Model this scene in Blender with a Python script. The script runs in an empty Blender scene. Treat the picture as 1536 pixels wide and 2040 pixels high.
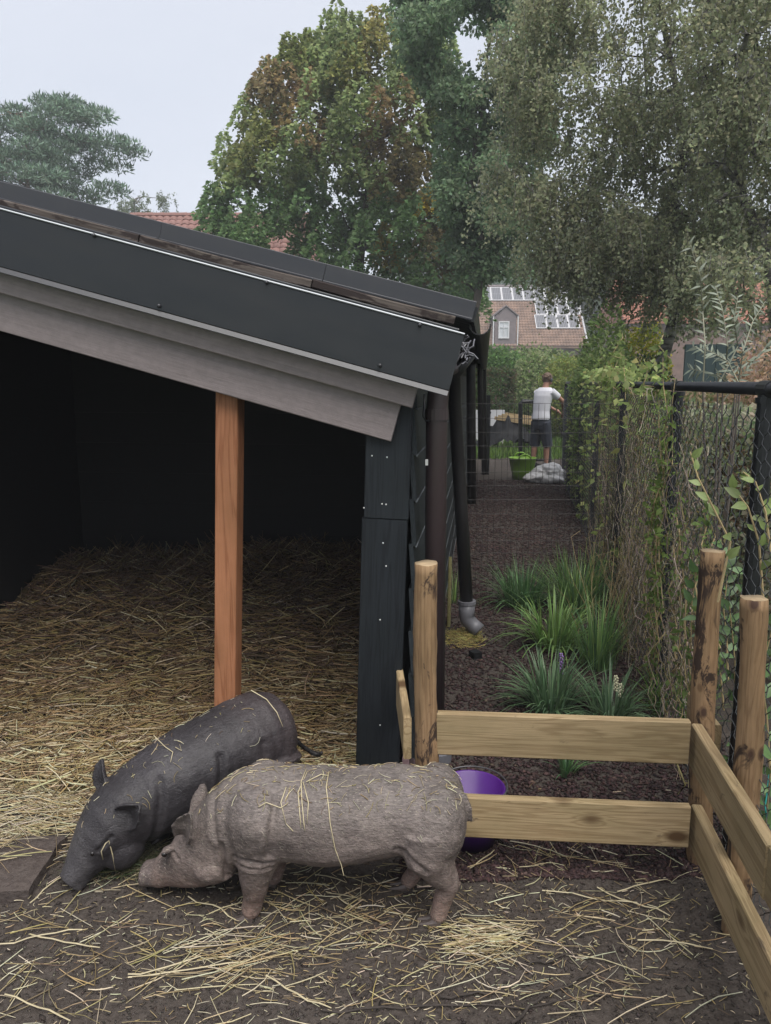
import bpy, math, random
import numpy as np
from mathutils import Vector, Matrix
from mathutils.bvhtree import BVHTree

# ------------------------------------------------------------------ camera, sky, sun
scene = bpy.context.scene
COL = scene.collection
R = math.radians
H, PITCH, F = 1.6, R(9.63), 1533.0
cam_d = bpy.data.cameras.new('camera')
cam = bpy.data.objects.new('camera', cam_d)
COL.objects.link(cam)
cam.location = (0, 0, H)
cam.rotation_euler = (math.pi / 2 - PITCH, 0, 0)
cam_d.sensor_fit = 'VERTICAL'
cam_d.sensor_height = 36.0
cam_d.lens = 36.0 * F / 2040.0
cam_d.clip_start = 0.05
cam_d.clip_end = 2000
scene.camera = cam

SUN_EL, SUN_ROT = R(62), R(158)
world = bpy.data.worlds.new('World')
scene.world = world
world.use_nodes = True
wn, wl = world.node_tree.nodes, world.node_tree.links
wn.clear()
w_out = wn.new('ShaderNodeOutputWorld')
w_bg = wn.new('ShaderNodeBackground')
w_sky = wn.new('ShaderNodeTexSky')
w_sky.sky_type = 'NISHITA'
w_sky.sun_disc = False
w_sky.sun_elevation = SUN_EL
w_sky.sun_rotation = SUN_ROT
w_mix = wn.new('ShaderNodeMix')
w_mix.data_type = 'RGBA'
w_mix.inputs[0].default_value = 0.9
wl.new(w_sky.outputs[0], w_mix.inputs[6])
# overcast cloud layer, faint large streaks
w_tc = wn.new('ShaderNodeTexCoord')
w_ns = wn.new('ShaderNodeTexNoise')
w_ns.inputs['Scale'].default_value = 2.2
w_ns.inputs['Detail'].default_value = 4
w_map = wn.new('ShaderNodeMapping')
w_map.inputs['Scale'].default_value = (1, 1, 3)
w_rp = wn.new('ShaderNodeValToRGB')
w_rp.color_ramp.elements[0].position = 0.3
w_rp.color_ramp.elements[0].color = (0.655, 0.690, 0.770, 1)
w_rp.color_ramp.elements[1].position = 0.7
w_rp.color_ramp.elements[1].color = (0.715, 0.742, 0.815, 1)
w_mul = wn.new('ShaderNodeVectorMath')
w_mul.operation = 'SCALE'
w_mul.inputs['Scale'].default_value = 6.35
wl.new(w_tc.outputs['Generated'], w_map.inputs[0])
wl.new(w_map.outputs[0], w_ns.inputs['Vector'])
wl.new(w_ns.outputs[0], w_rp.inputs[0])
wl.new(w_rp.outputs[0], w_mul.inputs[0])
wl.new(w_mul.outputs[0], w_mix.inputs[7])
wl.new(w_mix.outputs[2], w_bg.inputs[0])
w_bg.inputs[1].default_value = 0.0505
wl.new(w_bg.outputs[0], w_out.inputs[0])

sun_d = bpy.data.lights.new('sun', 'SUN')
sun_d.energy = 1.5
sun_d.angle = R(55)
sun_d.color = (1.0, 0.96, 0.90)
sun = bpy.data.objects.new('sun', sun_d)
COL.objects.link(sun)
sd = Vector((math.sin(SUN_ROT) * math.cos(SUN_EL), math.cos(SUN_ROT) * math.cos(SUN_EL), math.sin(SUN_EL)))
sun.rotation_euler = sd.to_track_quat('Z', 'Y').to_euler()
sun.location = (0, -3, 12)

vs = scene.view_settings
vs.view_transform = 'Standard'
vs.look = 'None'
vs.exposure = 1.88
vs.gamma = 1.0
vs.use_curve_mapping = False
scene.cycles.use_denoising = True
scene.cycles.max_bounces = 6
scene.cycles.diffuse_bounces = 4
scene.cycles.transparent_max_bounces = 4

rng = np.random.default_rng(7)
random.seed(7)

# ------------------------------------------------------------------ projection helpers
CP, SP_ = math.cos(PITCH), math.sin(PITCH)


def ray(u, v):
    q = (v - 1020.0) / F
    return Vector(((u - 768.0) / F, CP - q * SP_, -SP_ - q * CP))


def P(u, v, D):
    r = ray(u, v)
    k = D / r.y
    return Vector((r.x * k, D, H + r.z * k))


def G(u, v, z=0.0):
    r = ray(u, v)
    k = (z - H) / r.z
    return Vector((r.x * k, r.y * k, z))


def Pn(u, v, D):
    q = (v - 1020.0) / F
    ry = CP - q * SP_
    k = D / ry
    return np.stack([(u - 768.0) / F * k, D + 0 * u, H + (-SP_ - q * CP) * k], -1)


# shed frame: a across (right +), b into depth
TH = R(7.3)
E1 = Vector((math.cos(TH), -math.sin(TH), 0))
E2 = Vector((math.sin(TH), math.cos(TH), 0))
C0 = Vector((0.075, 2.75, 0))


def S(a, b, z=0.0):
    return C0 + E1 * a + E2 * b + Vector((0, 0, z))


def on_b(u, v, b):
    r = ray(u, v)
    o = Vector((0, 0, H)) - C0
    k = (b - o.dot(E2)) / r.dot(E2)
    p = o + r * k
    return p.dot(E1), p.z


# fence frame
FO = Vector((1.154, 2.35, 0))
FD = Vector((0.1714, 0.9852, 0)).normalized()
FN = Vector((FD.y, -FD.x, 0))


def FS(s, z, off=0.0):
    return FO + FD * s + FN * off + Vector((0, 0, z))


# ------------------------------------------------------------------ numpy noise
def _hash(ix, iy, seed):
    h = (ix.astype(np.int64) * 374761393 + iy.astype(np.int64) * 668265263 + seed * 974711) & 0x7fffffff
    h = (h ^ (h >> 13)) * 1274126177 & 0x7fffffff
    return ((h ^ (h >> 16)) & 0xffff) / 65535.0


def vnoise(x, y, seed=0):
    x = np.asarray(x, float); y = np.asarray(y, float)
    ix, iy = np.floor(x), np.floor(y)
    fx, fy = x - ix, y - iy
    fx = fx * fx * (3 - 2 * fx); fy = fy * fy * (3 - 2 * fy)
    a = _hash(ix, iy, seed); b = _hash(ix + 1, iy, seed)
    c = _hash(ix, iy + 1, seed); d = _hash(ix + 1, iy + 1, seed)
    return (a * (1 - fx) + b * fx) * (1 - fy) + (c * (1 - fx) + d * fx) * fy - 0.5


def fbm(x, y, seed=0, o=4):
    t, amp, f = 0, 1.0, 1.0
    for i in range(o):
        t = t + amp * vnoise(x * f, y * f, seed + i * 17)
        amp *= 0.5; f *= 2.03
    return t


# ------------------------------------------------------------------ object helpers
WM = {}


def link(o, parent=None, M=None):
    M = M or Matrix.Identity(4)
    COL.objects.link(o)
    WM[o.name] = M.copy()
    if parent is not None:
        o.parent = parent
        o.matrix_basis = WM[parent.name].inverted() @ M
    else:
        o.matrix_basis = M
    return o


def tag(o, label=None, cat=None, group=None, kind=None):
    if label: o['label'] = label
    if cat: o['category'] = cat
    if group: o['group'] = group
    if kind: o['kind'] = kind
    return o


def thing(name, loc, label, cat, group=None):
    o = bpy.data.objects.new(name, None)
    o.empty_display_size = 0.1
    link(o, None, Matrix.Translation(Vector(loc)))
    return tag(o, label, cat, group)


class MB:
    def __init__(s):
        s.v, s.f, s.mi, s.cur = [], [], [], 0

    def add(s, vs_, fs_):
        n = len(s.v)
        s.v += [tuple(p) for p in vs_]
        s.f += [tuple(i + n for i in f) for f in fs_]
        s.mi += [s.cur] * len(fs_)

    def box(s, c, size, M=None):
        x, y, z = [k / 2 for k in size]
        vs_ = [Vector(c) + Vector((sx * x, sy * y, sz * z)) for sx in (-1, 1) for sy in (-1, 1) for sz in (-1, 1)]
        if M: vs_ = [M @ p for p in vs_]
        s.add(vs_, [(0, 1, 3, 2), (4, 6, 7, 5), (0, 4, 5, 1), (2, 3, 7, 6), (0, 2, 6, 4), (1, 5, 7, 3)])

    def tube(s, pts, rad, n=8, cap=True, jit=0.0, squash=1.0):
        pts = [Vector(p) for p in pts]
        if not hasattr(rad, '__len__'): rad = [rad] * len(pts)
        base = len(s.v)
        prev = None
        vs_ = []
        for i, p in enumerate(pts):
            t = (pts[min(i + 1, len(pts) - 1)] - pts[max(i - 1, 0)])
            if t.length < 1e-9: t = Vector((0, 0, 1))
            t.normalize()
            if prev is None:
                ref = Vector((0, 0, 1)) if abs(t.z) < 0.9 else Vector((0, 1, 0))
                x = t.cross(ref).normalized()
            else:
                x = (prev - t * prev.dot(t))
                if x.length < 1e-6: x = t.orthogonal()
                x.normalize()
            prev = x
            y = t.cross(x)
            for k in range(n):
                a = 2 * math.pi * k / n
                rr = rad[i] * (1 + (random.uniform(-jit, jit) if jit else 0))
                vs_.append(p + x * math.cos(a) * rr + y * math.sin(a) * rr * squash)
        fs_ = []
        for i in range(len(pts) - 1):
            for k in range(n):
                fs_.append((i * n + k, i * n + (k + 1) % n, (i + 1) * n + (k + 1) % n, (i + 1) * n + k))
        if cap:
            fs_.append(tuple(range(n - 1, -1, -1)))
            fs_.append(tuple((len(pts) - 1) * n + k for k in range(n)))
        s.add(vs_, fs_)

    def loft(s, rings):
        """rings: list of lists of points, closed loops of equal size; capped"""
        n = len(rings[0])
        vs_ = [p for r in rings for p in r]
        fs_ = []
        for i in range(len(rings) - 1):
            for k in range(n):
                fs_.append((i * n + k, i * n + (k + 1) % n, (i + 1) * n + (k + 1) % n, (i + 1) * n + k))
        fs_.append(tuple(range(n - 1, -1, -1)))
        fs_.append(tuple((len(rings) - 1) * n + k for k in range(n)))
        s.add(vs_, fs_)

    def ell(s, c, r, M=None, nu=14, nv=9):
        c = Vector(c)
        vs_, fs_ = [], []
        for j in range(1, nv):
            th = math.pi * j / nv
            for i in range(nu):
                ph = 2 * math.pi * i / nu
                vs_.append(Vector((r[0] * math.sin(th) * math.cos(ph), r[1] * math.sin(th) * math.sin(ph), r[2] * math.cos(th))))
        vs_.append(Vector((0, 0, r[2]))); vs_.append(Vector((0, 0, -r[2])))
        for j in range(nv - 2):
            for i in range(nu):
                fs_.append((j * nu + i, (j + 1) * nu + i, (j + 1) * nu + (i + 1) % nu, j * nu + (i + 1) % nu))
        t, b = len(vs_) - 2, len(vs_) - 1
        for i in range(nu):
            fs_.append((t, i, (i + 1) % nu))
            fs_.append((b, (nv - 2) * nu + (i + 1) % nu, (nv - 2) * nu + i))
        if M: vs_ = [M @ p for p in vs_]
        s.add([c + p for p in vs_], fs_)

    def mesh(s, name, mats, smooth=False):
        me = bpy.data.meshes.new(name)
        me.from_pydata([tuple(p) for p in s.v], [], s.f)
        if not isinstance(mats, (list, tuple)): mats = [mats]
        for m in mats:
            if m: me.materials.append(m)
        if len(mats) > 1: me.polygons.foreach_set('material_index', s.mi)
        if smooth: me.polygons.foreach_set('use_smooth', [True] * len(me.polygons))
        me.update()
        return me

    def build(s, name, mats, parent=None, M=None, smooth=False):
        """vertices are in world space when M is None"""
        me = s.mesh(name, mats, smooth)
        if M is None:
            M0 = WM[parent.name] if parent is not None else Matrix.Translation(center(s.v))
            M0 = Matrix.Translation(M0.to_translation())
            me.transform(M0.inverted())
            return link(bpy.data.objects.new(name, me), parent, M0)
        return link(bpy.data.objects.new(name, me), parent, M)


def center(v):
    a = np.array([tuple(p) for p in v])
    lo, hi = a.min(0), a.max(0)
    return Vector(((lo[0] + hi[0]) / 2, (lo[1] + hi[1]) / 2, lo[2]))


def axes(o, x, z):
    x = Vector(x).normalized()
    y = Vector(z).cross(x).normalized()
    z = x.cross(y)
    M = Matrix((x, y, z)).transposed().to_4x4()
    M.translation = Vector(o)
    return M


def np_mesh(name, V, faces, mat, parent=None, M=None, col=None, smooth=False):
    """V (n,3) world coords, faces (m,k) int array; col (n,3)"""
    V = np.asarray(V, np.float32)
    if M is None:
        M = Matrix.Translation(WM[parent.name].to_translation()) if parent is not None else \
            Matrix.Translation(Vector(((V[:, 0].min() + V[:, 0].max()) / 2, (V[:, 1].min() + V[:, 1].max()) / 2, V[:, 2].min())))
        V = V - np.array(M.to_translation(), np.float32)
    me = bpy.data.meshes.new(name)
    k = faces.shape[1]
    me.vertices.add(len(V)); me.vertices.foreach_set('co', V.ravel())
    me.loops.add(faces.size); me.loops.foreach_set('vertex_index', faces.astype(np.int32).ravel())
    me.polygons.add(len(faces))
    me.polygons.foreach_set('loop_start', np.arange(0, faces.size, k, dtype=np.int32))
    me.polygons.foreach_set('loop_total', np.full(len(faces), k, np.int32))
    if smooth: me.polygons.foreach_set('use_smooth', np.ones(len(faces), bool))
    me.update(calc_edges=True)
    me.validate()
    if col is not None:
        at = me.color_attributes.new('col', 'FLOAT_COLOR', 'POINT')
        c4 = np.ones((len(V), 4), np.float32); c4[:, :3] = col
        at.data.foreach_set('color', c4.ravel())
    if mat: me.materials.append(mat)
    o = bpy.data.objects.new(name, me)
    return link(o, parent, M)


# ------------------------------------------------------------------ materials
MATS = {}


def mat(name):
    m = bpy.data.materials.new(name)
    m.use_nodes = True
    nt = m.node_tree
    b = nt.nodes['Principled BSDF']
    MATS[name] = m
    return m, nt, b


def N(nt, t, **kw):
    n = nt.nodes.new(t)
    for k, v in kw.items(): setattr(n, k, v)
    return n


def ramp(nt, fac, stops):
    r = N(nt, 'ShaderNodeValToRGB')
    while len(r.color_ramp.elements) < len(stops): r.color_ramp.elements.new(0.5)
    for e, (p, c) in zip(r.color_ramp.elements, stops):
        e.position = p; e.color = (*c, 1) if len(c) == 3 else c
    nt.links.new(fac, r.inputs[0])
    return r.outputs[0]


def noise(nt, vec, scale, detail=4, rough=0.6, dist=0.0):
    n = N(nt, 'ShaderNodeTexNoise')
    n.inputs['Scale'].default_value = scale
    n.inputs['Detail'].default_value = detail
    n.inputs['Roughness'].default_value = rough
    n.inputs['Distortion'].default_value = dist
    if vec is not None: nt.links.new(vec, n.inputs['Vector'])
    return n.outputs[0]


def coord(nt, scale=(1, 1, 1), kind='Object', loc=(0, 0, 0)):
    tc = N(nt, 'ShaderNodeTexCoord'); mp = N(nt, 'ShaderNodeMapping')
    mp.inputs['Scale'].default_value = scale
    mp.inputs['Location'].default_value = loc
    nt.links.new(tc.outputs[kind], mp.inputs[0])
    return mp.outputs[0]


def rcoord(nt, scale):
    """object coordinates shifted per object so that alike boards differ"""
    tc = N(nt, 'ShaderNodeTexCoord'); oi = N(nt, 'ShaderNodeObjectInfo')
    ml = N(nt, 'ShaderNodeMath', operation='MULTIPLY'); ml.inputs[1].default_value = 37.0
    nt.links.new(oi.outputs['Random'], ml.inputs[0])
    ad = N(nt, 'ShaderNodeVectorMath', operation='ADD')
    nt.links.new(tc.outputs['Object'], ad.inputs[0]); nt.links.new(ml.outputs[0], ad.inputs[1])
    mp = N(nt, 'ShaderNodeMapping'); mp.inputs['Scale'].default_value = scale
    nt.links.new(ad.outputs[0], mp.inputs[0])
    return mp.outputs[0], oi.outputs['Random']


def mixc(nt, a, b, fac, mode='MIX'):
    m = N(nt, 'ShaderNodeMix', data_type='RGBA', blend_type=mode)
    for idx, val in ((0, fac), (6, a), (7, b)):
        if hasattr(val, 'is_linked') or hasattr(val, 'links'): nt.links.new(val, m.inputs[idx])
        elif idx == 0: m.inputs[0].default_value = val
        else: m.inputs[idx].default_value = (*val, 1)
    return m.outputs[2]


def bump(nt, b, h, strength=0.3, dist=0.01):
    bp = N(nt, 'ShaderNodeBump')
    bp.inputs['Strength'].default_value = strength
    bp.inputs['Distance'].default_value = dist
    nt.links.new(h, bp.inputs['Height'])
    nt.links.new(bp.outputs[0], b.inputs['Normal'])


def plain(name, c, rough=0.6, metal=0.0, var=0.15, scale=8.0, bmp=0.0, spec=0.5):
    m, nt, b = mat(name)
    co = coord(nt)
    n = noise(nt, co, scale, 5)
    c1 = tuple(x * (1 - var) for x in c); c2 = tuple(min(1, x * (1 + var)) for x in c)
    nt.links.new(ramp(nt, n, [(0.3, c1), (0.7, c2)]), b.inputs['Base Color'])
    b.inputs['Roughness'].default_value = rough
    b.inputs['Metallic'].default_value = metal
    b.inputs['Specular IOR Level'].default_value = spec
    if bmp: bump(nt, b, noise(nt, co, scale * 6, 4), bmp, 0.004)
    return m


def wood(name, light, dark, knot, along='x', rough=0.75, fiber=0.5, knots=0.09, dirt=None, kd=(3.2, 6.0)):
    m, nt, b = mat(name)
    L_, T_ = 1.0, 14.0
    sc = {'x': (0.7, T_, T_), 'z': (T_, T_, 0.7)}[along]
    co, rnd = rcoord(nt, sc)
    rings = noise(nt, co, 1.6, 3, 0.45, 1.3)
    ck, _ = rcoord(nt, (kd[0], 0.25, kd[1]) if along == 'x' else (kd[1], 0.25, kd[0]))
    vo = N(nt, 'ShaderNodeTexVoronoi'); nt.links.new(ck, vo.inputs['Vector']); vo.inputs['Scale'].default_value = 1.0
    kb = N(nt, 'ShaderNodeMapRange'); kb.interpolation_type = 'SMOOTHERSTEP'
    kb.inputs[1].default_value = 0.0; kb.inputs[2].default_value = 0.34; kb.inputs[3].default_value = 9.0 if knots else 0.0; kb.inputs[4].default_value = 0.0
    nt.links.new(vo.outputs['Distance'], kb.inputs[0])
    wv = N(nt, 'ShaderNodeMath', operation='MULTIPLY_ADD'); wv.inputs[1].default_value = 34.0
    nt.links.new(rings, wv.inputs[0]); nt.links.new(kb.outputs[0], wv.inputs[2])
    sn = N(nt, 'ShaderNodeMath', operation='SINE'); nt.links.new(wv.outputs[0], sn.inputs[0])
    mr = N(nt, 'ShaderNodeMapRange'); mr.inputs[1].default_value = -1; mr.inputs[2].default_value = 1
    nt.links.new(sn.outputs[0], mr.inputs[0])
    base = ramp(nt, mr.outputs[0], [(0.0, dark), (0.45, light), (1.0, tuple(x * 1.05 for x in light))])
    sf = {'x': (4, 120, 120), 'z': (120, 120, 4)}[along]
    cf, _ = rcoord(nt, sf)
    fb = noise(nt, cf, 1.5, 4, 0.7)
    base = mixc(nt, base, ramp(nt, fb, [(0.25, tuple(x * 0.55 for x in dark)), (0.6, light)]), fiber * 0.5)
    # blotches of weather
    cb, _ = rcoord(nt, (1.6, 3, 3) if along == 'x' else (3, 3, 1.6))
    bl = noise(nt, cb, 2.2, 4, 0.6)
    base = mixc(nt, base, ramp(nt, bl, [(0.35, (0.80, 0.79, 0.72)), (0.65, (1.08, 1.04, 1.0))]), 1.0, 'MULTIPLY')
    if knots:
        kf = N(nt, 'ShaderNodeMapRange'); kf.inputs[1].default_value = knots * 0.7; kf.inputs[2].default_value = knots * 1.5
        kf.inputs[3].default_value = 1.0; kf.inputs[4].default_value = 0.0
        nt.links.new(vo.outputs['Distance'], kf.inputs[0])
        base = mixc(nt, base, knot, kf.outputs[0])
    if dirt:
        cd, _ = rcoord(nt, (5, 5, 2.0) if along == 'z' else (2, 5, 5))
        dn = noise(nt, cd, 2.0, 5, 0.7, 0.8)
        base = mixc(nt, base, dirt[0], ramp(nt, dn, [(dirt[1], (0, 0, 0)), (dirt[1] + 0.05, (1, 1, 1))]))
    hs = N(nt, 'ShaderNodeHueSaturation')
    mr2 = N(nt, 'ShaderNodeMapRange'); mr2.inputs[3].default_value = 0.86; mr2.inputs[4].default_value = 1.12
    nt.links.new(rnd, mr2.inputs[0]); nt.links.new(mr2.outputs[0], hs.inputs['Value']); nt.links.new(base, hs.inputs['Color'])
    nt.links.new(hs.outputs[0], b.inputs['Base Color'])
    b.inputs['Roughness'].default_value = rough
    b.inputs['Specular IOR Level'].default_value = 0.25
    bump(nt, b, fb, 0.35, 0.003)
    return m


def paint(name, c):
    m, nt, b = mat(name)
    cf, rnd = rcoord(nt, (3, 70, 70)); cb, _ = rcoord(nt, (1, 1, 1))
    n1 = noise(nt, cf, 1.2, 5, 0.7, 0.4); n2 = noise(nt, cb, 26, 4, 0.6)
    col = mixc(nt, ramp(nt, n1, [(0.3, tuple(x * 0.88 for x in c)), (0.7, tuple(x * 1.1 for x in c))]), ramp(nt, n2, [(0.35, (0.9, 0.9, 0.9)), (0.7, (1.06, 1.06, 1.06))]), 1.0, 'MULTIPLY')
    nt.links.new(col, b.inputs['Base Color'])
    b.inputs['Roughness'].default_value = 0.5
    ad = N(nt, 'ShaderNodeMath', operation='MULTIPLY_ADD'); nt.links.new(n2, ad.inputs[0]); ad.inputs[1].default_value = 1.6; nt.links.new(n1, ad.inputs[2])
    bump(nt, b, ad.outputs[0], 0.45, 0.004)
    return m


def leafmat(name, trans=0.55, rough=0.55, spec=0.2):
    m, nt, b = mat(name)
    at = N(nt, 'ShaderNodeAttribute', attribute_name='col')
    nt.links.new(at.outputs['Color'], b.inputs['Base Color'])
    b.inputs['Roughness'].default_value = rough
    b.inputs['Specular IOR Level'].default_value = spec
    tr = N(nt, 'ShaderNodeBsdfTranslucent')
    hs = N(nt, 'ShaderNodeHueSaturation'); hs.inputs['Value'].default_value = 1.45
    nt.links.new(at.outputs['Color'], hs.inputs['Color'])
    nt.links.new(hs.outputs[0], tr.inputs[0])
    mx = N(nt, 'ShaderNodeMixShader'); mx.inputs[0].default_value = trans
    nt.links.new(b.outputs[0], mx.inputs[1]); nt.links.new(tr.outputs[0], mx.inputs[2])
    nt.links.new(mx.outputs[0], nt.nodes['Material Output'].inputs[0])
    return m


def attrmat(name, rough=0.8, spec=0.2, nscale=40, namp=0.3, bmp=0.3):
    m, nt, b = mat(name)
    at = N(nt, 'ShaderNodeAttribute', attribute_name='col')
    n = noise(nt, coord(nt), nscale, 4, 0.65)
    mul = ramp(nt, n, [(0.25, (1 - namp,) * 3), (0.75, (1 + namp,) * 3)])
    nt.links.new(mixc(nt, at.outputs['Color'], mul, 1.0, 'MULTIPLY'), b.inputs['Base Color'])
    b.inputs['Roughness'].default_value = rough
    b.inputs['Specular IOR Level'].default_value = spec
    if bmp: bump(nt, b, n, bmp, 0.004)
    return m


def soilmat(name, c1, c2, c3):
    m, nt, b = mat(name)
    co = coord(nt)
    n1 = noise(nt, co, 2.2, 6, 0.65); n2 = noise(nt, co, 60, 5, 0.7)
    base = ramp(nt, n1, [(0.3, c1), (0.7, c2)])
    base = mixc(nt, base, ramp(nt, n2, [(0.35, c1), (0.62, c3)]), 0.6)
    nt.links.new(base, b.inputs['Base Color'])
    b.inputs['Roughness'].default_value = 0.92
    b.inputs['Specular IOR Level'].default_value = 0.2
    bump(nt, b, n2, 0.8, 0.012)
    return m


M_soil = soilmat('soil', (0.028, 0.0225, 0.0195), (0.056, 0.0465, 0.0405), (0.085, 0.071, 0.062))
M_chip = attrmat('mulch_chips', 0.85, 0.25, 60, 0.35, 0.4)
M_grassground = soilmat('grass_ground', (0.035, 0.06, 0.018), (0.06, 0.10, 0.028), (0.08, 0.12, 0.03))
M_straw = attrmat('straw', 0.6, 0.3, 80, 0.22, 0.0)
M_strawbed = soilmat('straw_bed', (0.025, 0.018, 0.011), (0.06, 0.044, 0.022), (0.12, 0.09, 0.042))
M_black = plain('black_coated_metal', (0.012, 0.014, 0.017), 0.33, 0.0, 0.2, 5)
M_blackpost = plain('black_powder_coat', (0.010, 0.011, 0.013), 0.4, 0.0, 0.2, 12)
def sheet(name, c, dust):
    m, nt, b = mat(name)
    n1 = noise(nt, coord(nt, (1.2, 6, 6)), 2.0, 6, 0.65); n2 = noise(nt, coord(nt, (26, 26, 3)), 2.0, 4, 0.7)
    base = ramp(nt, n1, [(0.35, c), (0.75, tuple(x + (d - x) * 0.55 for x, d in zip(c, dust)))])
    base = mixc(nt, base, dust, ramp(nt, n2, [(0.60, (0, 0, 0)), (0.80, (0.35, 0.35, 0.35))]))
    nt.links.new(base, b.inputs['Base Color'])
    nt.links.new(ramp(nt, n1, [(0.3, (0.36,) * 3), (0.7, (0.56,) * 3)]), b.inputs['Roughness'])
    bump(nt, b, noise(nt, coord(nt, (1, 2, 2)), 3.0, 2), 0.12, 0.01)
    return m


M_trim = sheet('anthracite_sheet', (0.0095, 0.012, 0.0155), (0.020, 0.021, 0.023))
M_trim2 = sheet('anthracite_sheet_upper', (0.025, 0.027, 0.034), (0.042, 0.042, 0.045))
M_edge = plain('sky_glint_edge', (0.50, 0.52, 0.55), 0.35, 0.0, 0.08, 6)
M_flange = plain('grey_sheet_flange', (0.019, 0.020, 0.026), 0.4, 0.0, 0.15, 6)
M_boardblack = wood('black_stained_board', (0.014, 0.018, 0.023), (0.009, 0.011, 0.015), (0.008, 0.009, 0.01), 'x', 0.55, 0.35, 0.0)
M_bareedge = plain('bare_board_edge', (0.075, 0.085, 0.095), 0.8, 0, 0.4, 30)
M_side = wood('blue_black_siding', (0.020, 0.026, 0.032), (0.014, 0.018, 0.023), (0.01, 0.01, 0.01), 'x', 0.55, 0.3, 0.0)
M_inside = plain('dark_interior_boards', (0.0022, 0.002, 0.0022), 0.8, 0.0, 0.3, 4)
M_fascia = paint('taupe_painted_board', (0.225, 0.188, 0.186))
M_post = wood('orange_planed_post', (0.30, 0.137, 0.072), (0.225, 0.092, 0.045), (0.09, 0.035, 0.018), 'z', 0.6, 0.4, 0.09, kd=(2.6, 6.5))
M_plank = wood('treated_pine', (0.300, 0.232, 0.138), (0.205, 0.148, 0.082), (0.075, 0.043, 0.02), 'x', 0.7, 0.6, 0.11, dirt=((0.12, 0.088, 0.055), 0.63))
M_log = wood('peeled_chestnut', (0.25, 0.165, 0.095), (0.155, 0.095, 0.052), (0.055, 0.03, 0.02), 'z', 0.75, 0.9, 0.16,
             dirt=((0.035, 0.022, 0.016), 0.53), kd=(9, 16))
M_logend = plain('sawn_log_end', (0.30, 0.22, 0.13), 0.8, 0, 0.2, 40, 0.3)
M_oldwood = wood('weathered_timber', (0.105, 0.09, 0.085), (0.045, 0.036, 0.034), (0.03, 0.02, 0.02), 'x', 0.9, 1.0, 0.0,
                 dirt=((0.028, 0.021, 0.02), 0.50))
M_oldboard = wood('mossy_board', (0.20, 0.19, 0.09), (0.13, 0.12, 0.05), (0.05, 0.04, 0.02), 'z', 0.9, 0.7, 0.0)
M_brownpipe = plain('brown_downpipe', (0.040, 0.028, 0.030), 0.38, 0, 0.1, 4)
M_blackpipe = plain('black_downpipe', (0.014, 0.013, 0.014), 0.4, 0, 0.1, 4)
M_greypipe = plain('grey_pvc', (0.12, 0.12, 0.135), 0.45, 0, 0.1, 6)
M_screw = plain('zinc_screw', (0.62, 0.62, 0.62), 0.35, 0.6, 0.05)
M_darkscrew = plain('dark_screw', (0.03, 0.03, 0.035), 0.35, 0.2, 0.05)
M_pink = plain('pinkish_plinth', (0.20, 0.13, 0.14), 0.85, 0, 0.2, 12, 0.3)
M_purple = plain('purple_plastic', (0.075, 0.014, 0.19), 0.35, 0, 0.08, 10)
M_wire = plain('galvanised_wire', (0.10, 0.10, 0.105), 0.4, 0.4, 0.1)
M_meshwire = plain('green_black_wire', (0.010, 0.012, 0.014), 0.35, 0, 0.1)
M_rust = plain('old_mesh_wire', (0.022, 0.020, 0.020), 0.6, 0.2, 0.2)
M_tub = plain('lime_plastic', (0.19, 0.36, 0.03), 0.45, 0, 0.08)
M_sack = plain('white_plastic_sack', (0.50, 0.49, 0.50), 0.4, 0, 0.12, 9, 0.2)
M_tarp = plain('black_tarpaulin', (0.006, 0.0065, 0.008), 0.7, 0, 0.3, 10, 0.2, 0.25)
M_slab = soilmat('dirty_slab', (0.045, 0.035, 0.032), (0.072, 0.058, 0.052), (0.10, 0.082, 0.074))
M_bark = plain('tree_bark', (0.085, 0.072, 0.062), 0.9, 0, 0.45, 10, 0.6)
M_birchbark = None
M_pinebark = plain('pine_bark', (0.15, 0.085, 0.055), 0.9, 0, 0.4, 6, 0.5)
M_leaf = leafmat('leaf')
M_needle = leafmat('pine_needles', 0.15)
M_blade = leafmat('grass_blade', 0.25, 0.45, 0.35)
M_vine = attrmat('dry_vine', 0.9, 0.1, 30, 0.3, 0.0)
M_tile = plain('clay_tile_brown', (0.185, 0.118, 0.085), 0.8, 0, 0.35, 1.3)
M_tilered = plain('clay_tile_red', (0.17, 0.085, 0.072), 0.75, 0, 0.3, 3)
M_tileor = plain('clay_tile_orange', (0.27, 0.10, 0.06), 0.75, 0, 0.3, 2)
M_brick = plain('far_brick', (0.145, 0.09, 0.07), 0.9, 0, 0.25, 3)
M_stone = plain('dormer_stone', (0.14, 0.115, 0.118), 0.85, 0, 0.2, 2)
M_white = plain('white_paint', (0.50, 0.50, 0.52), 0.5, 0, 0.04)
M_pane = plain('window_glass', (0.45, 0.47, 0.50), 0.12, 0, 0.2, 1)
M_darkgreen = plain('dark_green_screen', (0.012, 0.03, 0.032), 0.6, 0, 0.2, 3)
M_skin = plain('skin', (0.28, 0.145, 0.10), 0.55, 0, 0.1, 10)
M_shirt = plain('white_tshirt', (0.50, 0.50, 0.54), 0.85, 0, 0.05, 6, 0.1)
M_shorts = plain('navy_shorts', (0.018, 0.022, 0.034), 0.85, 0, 0.2, 10)
M_hair = plain('brown_hair', (0.10, 0.062, 0.040), 0.7, 0, 0.4, 30, 0.5)
M_shoe = plain('dark_shoe', (0.03, 0.03, 0.035), 0.6, 0, 0.2)
M_cord = plain('turquoise_cord', (0.05, 0.42, 0.40), 0.6, 0, 0.1)
M_flower = plain('lilac_flower', (0.22, 0.13, 0.36), 0.7, 0, 0.2)
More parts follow.
